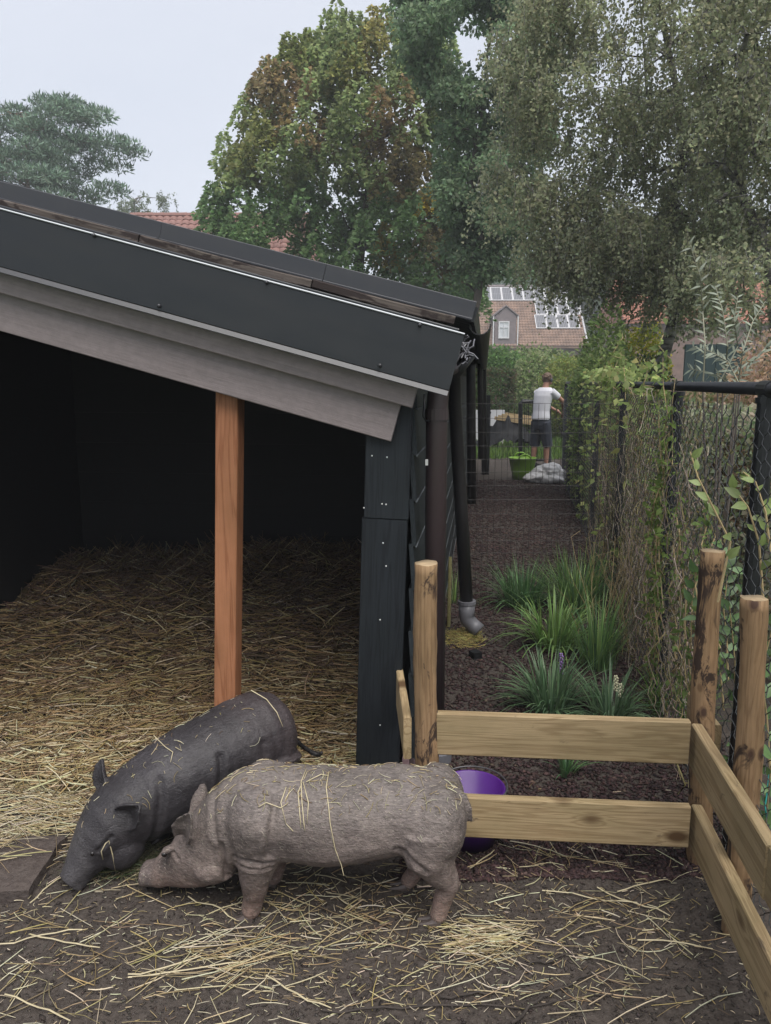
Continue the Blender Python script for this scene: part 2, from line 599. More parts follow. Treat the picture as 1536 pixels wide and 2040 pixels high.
M_wflower = plain('cream_flower', (0.62, 0.60, 0.42), 0.7, 0, 0.1)


def birchbark():
    m, nt, b = mat('birch_bark')
    n = noise(nt, coord(nt, (2, 2, 9)), 1.5, 5, 0.7, 0.5)
    nt.links.new(ramp(nt, n, [(0.42, (0.035, 0.03, 0.027)), (0.52, (0.15, 0.14, 0.13)), (0.66, (0.34, 0.33, 0.31))]), b.inputs['Base Color'])
    b.inputs['Roughness'].default_value = 0.8
    return m


M_birchbark = birchbark()


def solarmat():
    m, nt, b = mat('solar_cells')
    co = coord(nt)
    br = N(nt, 'ShaderNodeTexBrick'); nt.links.new(co, br.inputs['Vector'])
    br.offset = 0.0
    br.inputs['Color1'].default_value = (0.075, 0.077, 0.090, 1)
    br.inputs['Color2'].default_value = (0.085, 0.087, 0.10, 1)
    br.inputs['Mortar'].default_value = (0.19, 0.195, 0.21, 1)
    br.inputs['Scale'].default_value = 1.0
    br.inputs['Mortar Size'].default_value = 0.016
    br.inputs['Brick Width'].default_value = 0.155
    br.inputs['Row Height'].default_value = 1.9
    nt.links.new(br.outputs[0], b.inputs['Base Color'])
    b.inputs['Roughness'].default_value = 0.5
    b.inputs['Specular IOR Level'].default_value = 0.25
    return m


M_solar = solarmat()

# ------------------------------------------------------------------ generic builders


def board(name, o, x, z, length, height, thick, m, parent, bev=0.004, segs=1, wob=0.0):
    """o = centre of the start end; x along length; z height dir"""
    M = axes(o, x, z)
    mb = MB()
    b = bev; h, t = height / 2, thick / 2
    prof = [(-t, -h + b), (-t + b, -h), (t - b, -h), (t, -h + b), (t, h - b), (t - b, h), (-t + b, h), (-t, h - b)]
    rings = []
    for i in range(segs + 1):
        f = i / segs
        dy = wob * math.sin(f * 5.1 + length) ; dz = wob * math.cos(f * 4.3 + length * 3)
        rings.append([Vector((f * length, p[0] + dy, p[1] + dz)) for p in prof])
    mb.loft(rings)
    return mb.build(name, m, parent, M)


def leaves(name, pos, axis, up, L, W, col, m, parent=None, fold=0.12):
    n = len(pos)
    axis = axis / (np.linalg.norm(axis, axis=1, keepdims=True) + 1e-9)
    s = np.cross(axis, up); s /= (np.linalg.norm(s, axis=1, keepdims=True) + 1e-9)
    nr = np.cross(s, axis)
    L = np.broadcast_to(np.asarray(L, float), (n,))[:, None]; W = np.broadcast_to(np.asarray(W, float), (n,))[:, None]
    mid = pos + axis * L * 0.42
    V = np.stack([pos, mid + s * W * 0.5 + nr * W * fold, pos + axis * L - nr * L * 0.08, mid - s * W * 0.5 + nr * W * fold], 1).reshape(-1, 3)
    i = np.arange(n)[:, None] * 4
    Fc = np.concatenate([i + np.array([[0, 1, 2]]), i + np.array([[0, 2, 3]])], 0)
    C = np.repeat(col, 4, axis=0)
    return np_mesh(name, V, Fc, m, parent, None, C)


def rdir(n, g=rng):
    d = g.normal(size=(n, 3))
    return d / np.linalg.norm(d, axis=1, keepdims=True)


def inpoly(u, v, poly):
    inside = np.zeros(len(u), bool)
    j = len(poly) - 1
    for i in range(len(poly)):
        xi, yi = poly[i]; xj, yj = poly[j]
        c = ((yi > v) != (yj > v)) & (u < (xj - xi) * (v - yi) / (yj - yi + 1e-9) + xi)
        inside ^= c
        j = i
    return inside


def pdist(u, v, poly):
    d = np.full(len(u), 1e9)
    for i in range(len(poly)):
        a = np.array(poly[i - 1], float); b = np.array(poly[i], float)
        ab = b - a
        t = np.clip(((u - a[0]) * ab[0] + (v - a[1]) * ab[1]) / (ab @ ab + 1e-9), 0, 1)
        d = np.minimum(d, np.hypot(u - a[0] - t * ab[0], v - a[1] - t * ab[1]))
    return d


def jitcol(col, n, amt, g):
    c = np.asarray(col, float)
    if c.ndim == 1: c = np.tile(c, (n, 1))
    c = c * g.uniform(1 - amt, 1 + amt, (n, 1)) * g.uniform(0.92, 1.08, (n, 3))
    return np.clip(c, 0.004, 0.9)


def poly_points(poly, n, g, dmin_px=0):
    us = np.array([p[0] for p in poly]); vs2 = np.array([p[1] for p in poly])
    out = np.zeros((0, 2))
    while len(out) < n:
        u = g.uniform(us.min(), us.max(), n * 3); v = g.uniform(vs2.min(), vs2.max(), n * 3)
        k = inpoly(u, v, poly)
        out = np.concatenate([out, np.stack([u[k], v[k]], 1)])
    return out[:n]


def tube_np(mb, a, b, r0, r1, g, bend=0.1, n=4, segs=3):
    a = np.array(a); b = np.array(b)
    d = b - a; ln = np.linalg.norm(d)
    off = g.normal(size=3) * bend * ln
    pts, rr = [], []
    for i in range(segs + 1):
        t = i / segs
        pts.append(Vector(a + d * t + off * math.sin(math.pi * t)))
        rr.append(r0 + (r1 - r0) * t)
    mb.tube(pts, rr, n, cap=False)
    return pts


def poly_tree(name, label, cat, D, thick, poly, nclump, cr, nleaf, L, W, colfn, trunk, barkm, leafm, shape, seed,
              holes=(), group=None, jit=0.3, limb_r=0.05, down=0.3, skirt=None):
    g = np.random.default_rng(seed)
    pts = poly_points(poly, nclump, g)
    if skirt: pts = np.concatenate([pts, poly_points(skirt[0], skirt[1], g)])
    for (hu, hv, hr) in holes:
        pts = pts[np.hypot(pts[:, 0] - hu, pts[:, 1] - hv) > hr]
    ed = pdist(pts[:, 0], pts[:, 1], poly)
    # pull the clumps inside by their own radius
    fac = np.sqrt(np.clip(ed / 130.0, 0.04, 1))
    dep = D + g.uniform(-1, 1, len(pts)) * thick * fac
    cen = Pn(pts[:, 0], pts[:, 1], dep)
    keep = cen[:, 2] > 0.5
    cen, pts = cen[keep], pts[keep]
    base, top, r0 = trunk
    base = Vector(base); top = Vector(top)
    root = thing(name, base, label, cat, group)
    mb = MB()
    tp = []
    for i in range(9):
        t = i / 8
        p = base.lerp(top, t) + Vector((g.normal() * 0.12, g.normal() * 0.12, 0)) * (1 if 0 < i else 0)
        tp.append(p)
    mb.tube(tp, [r0 * (1.25 if i == 0 else 1) * (1 - 0.85 * i / 8) for i in range(9)], 9, jit=0.06)
    A, Bp, Cc = [], [], []
    LL = []
    # each clump grows from the nearest clump or trunk point that is closer to the trunk
    axd = np.hypot(cen[:, 0] - base.x - (top.x - base.x) * 0.5, cen[:, 1] - base.y)
    order = np.argsort(axd); cen, pts = cen[order], pts[order]
    nodes = np.zeros((len(cen) + 24, 3)); nrad = np.zeros(len(cen) + 24); nn = 0
    for q in range(2, 9):
        for f_ in (0.0, 0.5):
            a_ = tp[q - 1].lerp(tp[q], f_ + 0.5)
            nodes[nn] = a_; nrad[nn] = limb_r * 1.5; nn += 1
    for c, (pu, pv) in zip(cen, pts):
        dn = np.linalg.norm(nodes[:nn] - c, axis=1) + 0.25 * np.maximum(nodes[:nn, 2] - c[2], 0)
        k_ = int(np.argmin(dn))
        lr = max(nrad[k_] * 0.8, 0.006)
        tube_np(mb, nodes[k_], c, lr, lr * 0.7, g, 0.10, 5, 4)
        nodes[nn] = c; nrad[nn] = lr * 0.8; nn += 1
        r = cr * g.uniform(0.65, 1.25)
        n = int(nleaf * (r / cr) ** 2)
        if shape == 'ball':
            d = rdir(n, g); rad = r * g.uniform(0.15, 1, (n, 1)) ** 0.5
            o = d * rad * np.array([1, 1, 0.7])
            ax = d * 0.6 + rdir(n, g) * 0.8 + np.array([0, 0, -down])
            for k in range(5):
                e = c + o[k]
                tube_np(mb, c, e, lr * 0.22, lr * 0.06, g, 0.1, 3, 2)
        elif shape == 'spire':
            h = g.random((n, 1)) ** 1.3
            an = g.uniform(0, 2 * math.pi, (n, 1))
            rr = r * (1 - h * 0.92) * g.uniform(0.3, 1, (n, 1)) ** 0.5
            o = np.concatenate([np.cos(an) * rr, np.sin(an) * rr, (h - 0.35) * r * 2.0], 1)
            ax = np.concatenate([np.cos(an), np.sin(an), 0 * an - down], 1) + rdir(n, g) * 0.6
        elif shape == 'flat':
            d = rdir(n, g); o = d * r * g.uniform(0.2, 1, (n, 1)) ** 0.5 * np.array([1.3, 1.3, 0.42])
            ax = rdir(n, g) * 0.7 + np.array([0, 0, 0.5]) + d * 0.5
            for k in range(3):
                tube_np(mb, c, c + o[k], lr * 0.3, lr * 0.1, g, 0.1, 3, 2)
        elif shape == 'hang':
            ns = max(3, n // 22)
            os_, axs = [], []
            for k in range(ns):
                st = rdir(1, g)[0] * r * np.array([1, 1, 0.6]) * g.random() ** 0.4
                ln = r * g.uniform(0.5, 1.3)
                sway = g.normal(size=2) * 0.16
                m_ = 22
                t_ = np.sort(g.random(m_))[:, None]
                line = st + np.concatenate([t_ * sway[0] * ln + 0.25 * ln * t_ * (1 - t_), t_ * sway[1] * ln, -t_ * ln * (0.45 + 0.55 * t_)], 1)
                os_.append(line + g.normal(size=(m_, 3)) * 0.035 * r / 0.5)
                axs.append(rdir(m_, g) * 0.9 + np.array([0, 0, -0.55]))
                if k % 3 == 0:
                    mb.tube([Vector(c), Vector(c + st), Vector(c + line[m_ // 2]), Vector(c + line[-1])], [lr * 0.25, lr * 0.14, 0.004, 0.002], 3, cap=False)
            o = np.concatenate(os_); ax = np.concatenate(axs); n = len(o)
        A.append(c + o); Bp.append(ax)
        Cc.append(jitcol(colfn(pu, pv, g), n, jit, g))
        LL.append(np.full(n, 1.0) * g.uniform(0.7, 1.25, n))
    A = np.concatenate(A); Bp = np.concatenate(Bp); Cc = np.concatenate(Cc); LL = np.concatenate(LL)
    mb.build('trunk', barkm, root, smooth=True)
    cr_ = leaves('crown', A, Bp, rdir(len(A), g), L * LL, W * LL, Cc, leafm, root)
    return root


def straws(name, base, az, ln, tilt, wid, col, m, parent=None, bend=0.12, g=rng, hfun=None):
    """base (n,3): straw centres"""
    n = len(base)
    K = 4
    t = np.linspace(-0.5, 0.5, K)[None, :, None]
    d = np.stack([np.cos(az) * np.cos(tilt), np.sin(az) * np.cos(tilt), np.sin(tilt)], -1)[:, None, :]
    side = np.stack([-np.sin(az), np.cos(az), 0 * az], -1)[:, None, :]
    upv = np.cross(d, side)
    bn = g.normal(size=(n, 1, 1)) * bend
    # some straws are kinked once
    kink = (g.random((n, 1, 1)) < 0.25) * g.normal(size=(n, 1, 1)) * 0.5
    L_ = ln[:, None, None]
    c = base[:, None, :] + d * t * L_ + side * (bn * L_ * (0.25 - t * t) * 2 + kink * L_ * np.clip(t - 0.05, 0, 1))
    if hfun is not None:
        hh = hfun(c[..., 0], c[..., 1])
        lift = np.maximum(hh + wid[:, None] * 0.6 - c[..., 2], 0)
        c[..., 2] += lift
    ang = np.array([math.pi / 2, math.pi * 7 / 6, math.pi * 11 / 6]) + 0.0
    w = (wid[:, None] * np.array([0.85, 1, 1, 0.7])[None, :])[..., None, None] * 0.5
    ring = side[:, :, None, :] * np.cos(ang)[None, None, :, None] + upv[:, :, None, :] * np.sin(ang)[None, None, :, None]
    V = c[:, :, None, :] + ring * w
    V = V.reshape(-1, 3)
    idx = np.arange(n)[:, None, None, None] * (K * 3)
    k = np.arange(K - 1)[None, :, None, None] * 3
    q = np.array([[0, 1, 4, 3], [1, 2, 5, 4], [2, 0, 3, 5]])[None, None]
    Fc = (idx + k + q).reshape(-1, 4)
    C = np.repeat(col, K * 3, axis=0)
    return np_mesh(name, V, Fc, m, parent, None, C)


STRAWC = np.array([[0.44, 0.35, 0.19], [0.56, 0.48, 0.30], [0.33, 0.24, 0.12], [0.64, 0.58, 0.42], [0.20, 0.14, 0.085], [0.42, 0.34, 0.15]])


def strawcol(n, g=rng, p=(0.25, 0.22, 0.18, 0.12, 0.13, 0.10)):
    return jitcol(STRAWC[g.choice(len(STRAWC), n, p=p)] * 0.66, n, 0.25, g)


def chips(name, pos, size, col, m, parent=None, g=rng, flat=0.45, elong=1.6):
    n = len(pos)
    o = np.array([[1, 0, 0], [-1, 0, 0], [0, 1, 0], [0, -1, 0], [0, 0, 1], [0, 0, -1]], float)
    fc = np.array([[0, 2, 4], [2, 1, 4], [1, 3, 4], [3, 0, 4], [2, 0, 5], [1, 2, 5], [3, 1, 5], [0, 3, 5]])
    sc = size[:, None] * np.stack([g.uniform(0.6, elong, n), g.uniform(0.4, 0.9, n), g.uniform(0.25, 1, n) * flat], -1)
    V = o[None] * sc[:, None, :] * g.uniform(0.6, 1.2, (n, 6, 1))
    a = g.uniform(0, 2 * math.pi, n); tx = g.normal(size=n) * 0.45
    ca, sa, ct, st = np.cos(a)[:, None], np.sin(a)[:, None], np.cos(tx)[:, None], np.sin(tx)[:, None]
    x, y, z = V[..., 0], V[..., 1], V[..., 2]
    y, z = y * ct - z * st, y * st + z * ct
    x, y = x * ca - y * sa, x * sa + y * ca
    V = np.stack([x, y, z], -1) + pos[:, None, :]
    Fc = (np.arange(n)[:, None, None] * 6 + fc[None]).reshape(-1, 3)
    return np_mesh(name, V.reshape(-1, 3), Fc, m, parent, None, np.repeat(col, 6, axis=0))


def remesh(mb, voxel, smooth=6, name='tmp'):
    me = mb.mesh(name, None)
    o = bpy.data.objects.new(name, me); COL.objects.link(o)
    r = o.modifiers.new('r', 'REMESH'); r.mode = 'VOXEL'; r.voxel_size = voxel; r.use_smooth_shade = True
    if smooth:
        s = o.modifiers.new('s', 'SMOOTH'); s.iterations = smooth; s.factor = 0.5
    dg = bpy.context.evaluated_depsgraph_get()
    out = bpy.data.meshes.new_from_object(o.evaluated_get(dg))
    bpy.data.objects.remove(o); bpy.data.meshes.remove(me)
    out.name = name
    return out


# ------------------------------------------------------------------ ground
def soil_h(x, y):
    x = np.asarray(x, float); y = np.asarray(y, float)
    near = np.clip((7 - y) / 4, 0.35, 1)
    h = 0.028 * fbm(x * 1.3, y * 1.3, 3, 3) + near * (0.022 * fbm(x * 6, y * 6, 11, 3) + 0.012 * fbm(x * 26, y * 26, 23, 3))
    return h


def build_ground():
    mb = MB()
    n = 24
    xs = np.linspace(-400, 400, n + 1); ys = np.linspace(-60, 700, n + 1)
    for j in range(n + 1):
        for i in range(n + 1): mb.v.append((xs[i], ys[j], -0.06))
    for j in range(n):
        for i in range(n):
            a = j * (n + 1) + i
            mb.f.append((a, a + 1, a + n + 2, a + n + 1)); mb.mi.append(0)
    tag(mb.build('ground', M_grassground, M=Matrix.Identity(4)), kind='structure')
    ys = [0.3]
    while ys[-1] < 18.5: ys.append(ys[-1] + max(0.016, 0.0095 * ys[-1]))
    ys = np.array(ys); xs = np.arange(-4.6, 4.0, 0.028)
    X, Y = np.meshgrid(xs, ys)
    Z = soil_h(X, Y)
    edge = np.minimum.reduce([X + 4.6, 4.0 - X, 18.7 - Y, Y - 0.2]) / 0.3
    Z = Z - 0.09 * np.clip(1 - edge, 0, 1) ** 1
    V = np.stack([X, Y, Z], -1).reshape(-1, 3)
    ny, nx = X.shape
    a = (np.arange(ny - 1)[:, None] * nx + np.arange(nx - 1)[None, :]).ravel()
    Fc = np.stack([a, a + 1, a + nx + 1, a + nx], -1)
    o = np_mesh('soil', V, Fc, M_soil, None, Matrix.Identity(4), None, True)
    tag(o, kind='structure')


build_ground()


def fence_x(y): return 1.154 + 0.174 * (y - 2.35)
def wall_x(y): return C0.x + math.tan(TH) * (y - C0.y)


def build_mulch():
    g = np.random.default_rng(21)
    # bark mulch in the planting strip
    n = 42000
    y = 2.28 + (12.5 - 2.28) * g.random(n) ** 2.0
    x = g.uniform(0, 1, n) * (fence_x(y) + 0.2 - wall_x(y)) + wall_x(y)
    keep = (x > wall_x(y) + 0.02)
    x, y = x[keep], y[keep]
    pos = np.stack([x, y, soil_h(x, y) + 0.004], -1)
    col = jitcol(np.array([[0.036, 0.020, 0.020], [0.050, 0.029, 0.028], [0.022, 0.013, 0.014], [0.08, 0.055, 0.045]])[g.choice(4, len(x), p=[.4, .3, .24, .06])], len(x), 0.3, g)
    tag(chips('bark_mulch', pos, g.uniform(0.004, 0.014, len(x)) * (1 + 0.08 * y), col, M_chip, None, g), kind='stuff')
    # crumbs of earth inside the pen
    n = 26000
    y = g.uniform(1.35, 2.75, n); x = g.uniform(-1.75, 1.05, n)
    pos = np.stack([x, y, soil_h(x, y) + 0.001], -1)
    col = jitcol(np.array([[0.038, 0.031, 0.027], [0.056, 0.046, 0.040], [0.025, 0.020, 0.018], [0.11, 0.094, 0.075]])[g.choice(4, n, p=[.4, .35, .2, .05])], n, 0.3, g)
    tag(chips('soil_crumbs', pos, g.uniform(0.002, 0.0075, n) * (1 + 0.9 * (g.random(n) > 0.96)), col, M_chip, None, g), kind='stuff')


build_mulch()


# ------------------------------------------------------------------ shed
BACK = 2.15
LEFT = -2.45
SHED_L = 11.5
shed = thing('shed', S(-1.2, 1, 0), 'black open fronted animal shed with sloping roof and taupe fascia over straw bedding', 'shed')


def build_shed():
    # slope from the bottom of the front trim
    a0, z0 = on_b(925, 668, -0.13); a1, z1 = on_b(0, 418, -0.13)
    sl = math.atan2(z1 - z0, a0 - a1)
    T = E1 * math.cos(sl) - Vector((0, 0, 1)) * math.sin(sl)          # down the slope, to the right
    NN = E1 * math.sin(sl) + Vector((0, 0, 1)) * math.cos(sl)
    LEN = 3.05

    def strip(name, uv_top, bplane, height, thick, m, length=LEN, start=0.0, bev=0.003, segs=1, wob=0):
        """board whose top right corner is at pixel uv_top on the plane bplane; runs up to the left"""
        a, z = on_b(uv_top[0], uv_top[1], bplane)
        o = S(a, bplane + thick / 2, z) - NN * (height / 2) - T * start
        return board(name, o, -T, NN, length, height, thick, m, shed, bev, segs, wob)

    # fascia boards
    for uvb, bp_, h_, th_, ln_ in (((778, 880), -0.035, 0.205, 0.03, 2.9), ((820, 813), -0.075, 0.165, 0.036, 2.95)):
        a_, z_ = on_b(uvb[0], uvb[1], bp_)
        board('fascia_board', S(a_, bp_ + th_ / 2, z_) + NN * (h_ / 2), -T, NN, ln_, h_, th_, M_fascia, shed, 0.003)
    # front trim : anthracite sheet with a sky glint painted along the top edge, kicked bottom flange
    a, z = on_b(925, 668, -0.13)
    ptop = S(a, -0.13, z)
    hgt = 0.187
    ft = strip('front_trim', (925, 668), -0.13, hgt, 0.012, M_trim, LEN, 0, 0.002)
    top = board('trim_sky_glint', ptop + NN * 0.004 + E2 * 0.004, -T, NN, LEN, 0.0055, 0.016, M_edge, ft, 0.002)
    fl_o = ptop - NN * (hgt + 0.010) - E2 * 0.008
    board('trim_flange', fl_o, -T, (NN * 0.8 + E2 * 0.6).normalized(), LEN, 0.021, 0.003, M_flange, ft, 0.0008)
    for u, v in ((185, 468), (530, 562), (836, 647), (315, 609), (756, 728)):
        aa, zz = on_b(u, v, -0.142)
        mb = MB(); mb.ell((0, 0, 0), (0.007, 0.006, 0.007), None, 8, 6)
        mb.build('screw', M_darkscrew, ft, Matrix.Translation(S(aa, -0.136, zz)), True)
    # dark channel board behind front trim, weathered batten, upper trim in three lengths
    strip('channel_board', (915, 655), -0.10, 0.16, 0.02, M_black, LEN)
    def line_dist(u0, v0, u1, v1, bpl):
        a_, z_ = on_b(u0, v0, bpl); a2, z2 = on_b(u1, v1, bpl)
        return math.hypot(a_ - a2, z_ - z2)
    def dirn(u0, v0, u1, v1, bpl):
        a_, z_ = on_b(u0, v0, bpl); a2, z2 = on_b(u1, v1, bpl)
        t_ = math.atan2(z2 - z_, a_ - a2)
        return E1 * math.cos(t_) - Vector((0, 0, 1)) * math.sin(t_), E1 * math.sin(t_) + Vector((0, 0, 1)) * math.cos(t_)
    T2, N2 = dirn(950, 601, 0, 360, -0.055)
    aa, zz = on_b(950, 601, -0.055)
    cut = [0.0] + [line_dist(950, 601, u, v, -0.055) for u, v in ((650, 526), (322, 443))] + [3.05]
    th2 = 0.058
    for k_ in range(3):
        ln = cut[k_ + 1] - cut[k_]
        st_ = S(aa, -0.051 + 0.002 * k_, zz) - T2 * cut[k_]
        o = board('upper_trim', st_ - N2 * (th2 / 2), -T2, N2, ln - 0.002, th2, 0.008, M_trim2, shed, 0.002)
        board('trim_lip', st_ - E2 * 0.008 - N2 * (th2 + 0.003), -T2, N2, ln - 0.004, 0.009, 0.016, M_flange, o, 0.002)
    cut = [0.055, 0.56, 1.19, 3.0]
    for k_ in range(3):
        st_ = S(aa, -0.068, zz) - T2 * cut[k_] - N2 * (th2 + 0.021)
        board('roof_batten', st_, -T2, N2, cut[k_ + 1] - cut[k_] - 0.004, 0.030, 0.020, M_oldwood, shed, 0.004, 26, 0.003)
    # the roof deck
    ar, zr = on_b(950, 601, -0.045)
    p = S(ar + 0.01, -0.04, zr) - NN * 0.02
    mb = MB()
    th = NN * 0.05
    q = [p, p - T * 3.1, p - T * 3.1 + E2 * SHED_L, p + E2 * SHED_L]
    mb.add([x for x in q] + [x - th for x in q], [(0, 1, 2, 3), (7, 6, 5, 4), (0, 4, 5, 1), (1, 5, 6, 2), (2, 6, 7, 3), (3, 7, 4, 0)])
    mb.build('roof', M_trim, shed)
    # ridge-side closing board behind fascia so that no light leaks in
    def zroof(a_):
        return (p.z - th.z) + (ar - a_) * math.tan(sl)
    # interior walls
    mb = MB()
    def wallbox(mb, a_0, a_1, b_0, b_1, zz0, zt0, zt1):
        v = [S(a_0, b_0, zz0), S(a_1, b_0, zz0), S(a_1, b_1, zz0), S(a_0, b_1, zz0),
             S(a_0, b_0, zt0), S(a_1, b_0, zt1), S(a_1, b_1, zt1), S(a_0, b_1, zt0)]
        mb.add(v, [(3, 2, 1, 0), (4, 5, 6, 7), (0, 1, 5, 4), (1, 2, 6, 5), (2, 3, 7, 6), (3, 0, 4, 7)])
    wallbox(mb, LEFT, -0.02, BACK, BACK + 0.04, -0.05, zroof(LEFT) - 0.01, zroof(-0.02) - 0.01)
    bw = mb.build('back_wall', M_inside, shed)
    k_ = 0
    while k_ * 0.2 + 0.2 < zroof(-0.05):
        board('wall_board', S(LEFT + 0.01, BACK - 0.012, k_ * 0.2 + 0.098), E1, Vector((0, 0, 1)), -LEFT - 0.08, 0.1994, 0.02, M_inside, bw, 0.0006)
        k_ += 1
    mb = MB()
    wallbox(mb, LEFT - 0.06, LEFT, -0.04, SHED_L - 0.1, -0.05, zroof(LEFT) - 0.01, zroof(LEFT) - 0.01)
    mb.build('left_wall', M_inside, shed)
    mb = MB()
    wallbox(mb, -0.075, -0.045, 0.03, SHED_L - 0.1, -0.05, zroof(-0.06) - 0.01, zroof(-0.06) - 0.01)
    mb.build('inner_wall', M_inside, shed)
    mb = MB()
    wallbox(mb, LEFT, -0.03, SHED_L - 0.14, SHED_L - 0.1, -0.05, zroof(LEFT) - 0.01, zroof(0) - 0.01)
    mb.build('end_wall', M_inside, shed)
    mb = MB()
    aL, aR = LEFT, 0.10
    za, zb = zroof(aL) - 0.005, zroof(aR) - 0.005
    v = [S(aL, -0.003, za - 0.24), S(aR, -0.003, zb - 0.24), S(aR, 0.0, zb - 0.24), S(aL, 0.0, za - 0.24),
         S(aL, -0.003, za), S(aR, -0.003, zb), S(aR, 0.0, zb), S(aL, 0.0, za)]
    mb.add(v, [(3, 2, 1, 0), (4, 5, 6, 7), (0, 1, 5, 4), (1, 2, 6, 5), (2, 3, 7, 6), (3, 0, 4, 7)])
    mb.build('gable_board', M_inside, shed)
    # corner boards (front face of corner) : lower and upper piece, leaning very slightly
    aL1, zt = on_b(728, 868, 0.0); aR1, _ = on_b(818, 868, 0.0)
    aL2, zb2 = on_b(712, 1500, 0.0); aR2, _ = on_b(797, 1400, 0.0)
    _, zj = on_b(765, 1033, 0.0)
    w = aR1 - aL1
    am = (aL1 + aR1) / 2
    lean = (aL1 - aL2) / (zt - zb2)
    up = (E1 * lean + Vector((0, 0, 1))).normalized()
    zc = zroof(am) - 0.02

    def am_at(z_): return am + (z_ - zt) * lean
    board('corner_board', S(am_at(-0.03) - 0.003, 0.012, -0.03), up, E1, zj + 0.03 - 0.002, w + 0.004, 0.03, M_boardblack, shed, 0.003)
    board('corner_board', S(am_at(zj) + 0.002, 0.010, zj + 0.001), up, E1, zc - zj, w, 0.03, M_boardblack, shed, 0.003)
    for u, v in ((741, 908), (771, 911), (725, 1012), (761, 1004), (763, 1082), (769, 1128), (757, 1235), (757, 1445), (769, 1005)):
        aa, zz = on_b(u, v, -0.006)
        mb = MB(); mb.ell((0, 0, 0), (0.0032, 0.002, 0.0032), None, 8, 5)
        mb.build('screw', M_screw, shed, Matrix.Translation(S(aa, -0.0045, zz)), True)
    # corner side board
    # clapboards along the right wall
    n = 11
    aw = aR1 + 0.002
    for i in range(n):
        zz = 0.16 + i * 0.168
        if zz > zroof(aw) - 0.04: break
        hgt_ = min(0.176, zroof(aw) - 0.01 - zz)
        o = S(aw + 0.004, 0.035, zz + hgt_ / 2)
        zax = (Vector((0, 0, 1)) - E1 * 0.07).normalized()
        sb_ = board('side_board', o, E2, zax, SHED_L - 0.2, hgt_, 0.016, M_side, shed, 0.003)
        board('bare_edge', o - zax * (hgt_ / 2 + 0.002) + E1 * 0.007, E2, zax, SHED_L - 0.2, 0.005, 0.006, M_bareedge, sb_, 0.001)
    mb = MB(); wallbox(mb, aw - 0.03, aw - 0.004, 0.03, SHED_L - 0.15, -0.04, 0.16, 0.16)
    mb.build('plinth', M_pink, shed)
    # wooden post in the opening
    aL3, zt3 = on_b(429, 790, 0.02); aR3, _ = on_b(474, 800, 0.02)
    aL4, zb4 = on_b(426, 1395, 0.02)
    le = (aL3 - aL4) / (zt3 - zb4)
    upv = (E1 * le + Vector((0, 0, 1))).normalized()
    wz = aR3 - aL3
    amid = (aL3 + aR3) / 2
    hb = wz / 2; bv = 0.004
    prof = [(-hb, -hb + bv), (-hb + bv, -hb), (hb - bv, -hb), (hb, -hb + bv), (hb, hb - bv), (hb - bv, hb), (-hb + bv, hb), (-hb, hb - bv)]
    mb = MB()
    M = Matrix((E1, E2, Vector((0, 0, 1)))).transposed().to_4x4(); M.translation = S(amid - zt3 * le, 0.02 + hb, 0)
    mb.loft([[Vector((x_ + le * z_, y_, z_)) for x_, y_ in prof] for z_ in (-0.03, zroof(amid))])
    mb.build('post', M_post, shed, M)
    # gutter along the eave
    ge, gz = on_b(938, 690, -0.05)
    eave_a = ar + 0.012; eave_z = p.z - 0.03
    mb = MB()
    rg = 0.038
    for i in range(9):
        pass
    prof = [(math.cos(t_) * rg, math.sin(t_) * rg) for t_ in np.linspace(math.pi, 2 * math.pi, 9)] + \
           [(math.cos(t_) * (rg - 0.004), math.sin(t_) * (rg - 0.004)) for t_ in np.linspace(2 * math.pi, math.pi, 9)]
    mb.loft([[S(eave_a + x_, b_, eave_z + y_ - 0.02) for x_, y_ in prof] for b_ in (0.02, SHED_L)])
    mb.build('gutter', M_blackpipe, shed)
    # leaf guard mesh bunched at the gutter end
    mb = MB()
    g = np.random.default_rng(5)
    for k in range(26):
        c = P(927 + g.normal() * 9, 703 + g.normal() * 16, 2.66 + g.normal() * 0.02)
        d = Vector(rdir(1, g)[0]) * 0.02
        mb.tube([c - d, c + Vector((0, 0, 0.006)), c + d], 0.0025, 4)
    mb.build('leaf_guard', M_greypipe, shed)
    # brown downpipe close to the corner, elbowed under the eave, standing in a grey socket
    p_top = P(872, 742, 2.86); p_mid = P(870, 815, 2.86); foot = P(869, 1560, 2.86)
    foot = Vector((p_mid.x + 0.004, p_mid.y, 0.09))
    mb = MB()
    rp = 0.040
    mb.tube([p_top + Vector((0.05, 0.02, 0.03)), p_top + Vector((0.01, 0, 0)), p_mid, foot], rp, 18, True)
    mb.build('downpipe', M_brownpipe, shed, smooth=True)
    mb = MB(); mb.tube([p_mid + Vector((0, 0, -0.04)), p_mid + Vector((0, 0, 0.0))], rp + 0.004, 18)
    mb.build('pipe_collar', M_brownpipe, shed, smooth=False)
    mb = MB()
    q0 = P(846, 785, 2.82)
    mb.tube([q0 + Vector((0, 0, 0)), q0 + Vector((-0.004, 0, -0.08)), q0 + Vector((0.004, 0.0, -0.096)), q0 + Vector((0.03, 0.02, -0.10))], 0.004, 6)
    mb.build('pipe_hook', M_black, shed, smooth=True)
    sk = Vector((foot.x + 0.012, foot.y - 0.01, 0))
    mb = MB(); mb.tube([sk + Vector((0, 0, -0.02)), sk + Vector((0, 0, 0.12)), sk + Vector((0, 0, 0.121)), sk + Vector((0, 0, 0.16))], [0.05, 0.05, 0.058, 0.058], 18)
    mb.build('pipe_socket', M_greypipe, shed, smooth=False)
    # white clip on the pipe
    mb = MB(); mb.box(P(850, 921, 2.79), (0.010, 0.006, 0.022)); mb.build('pipe_clip', M_screw, shed)
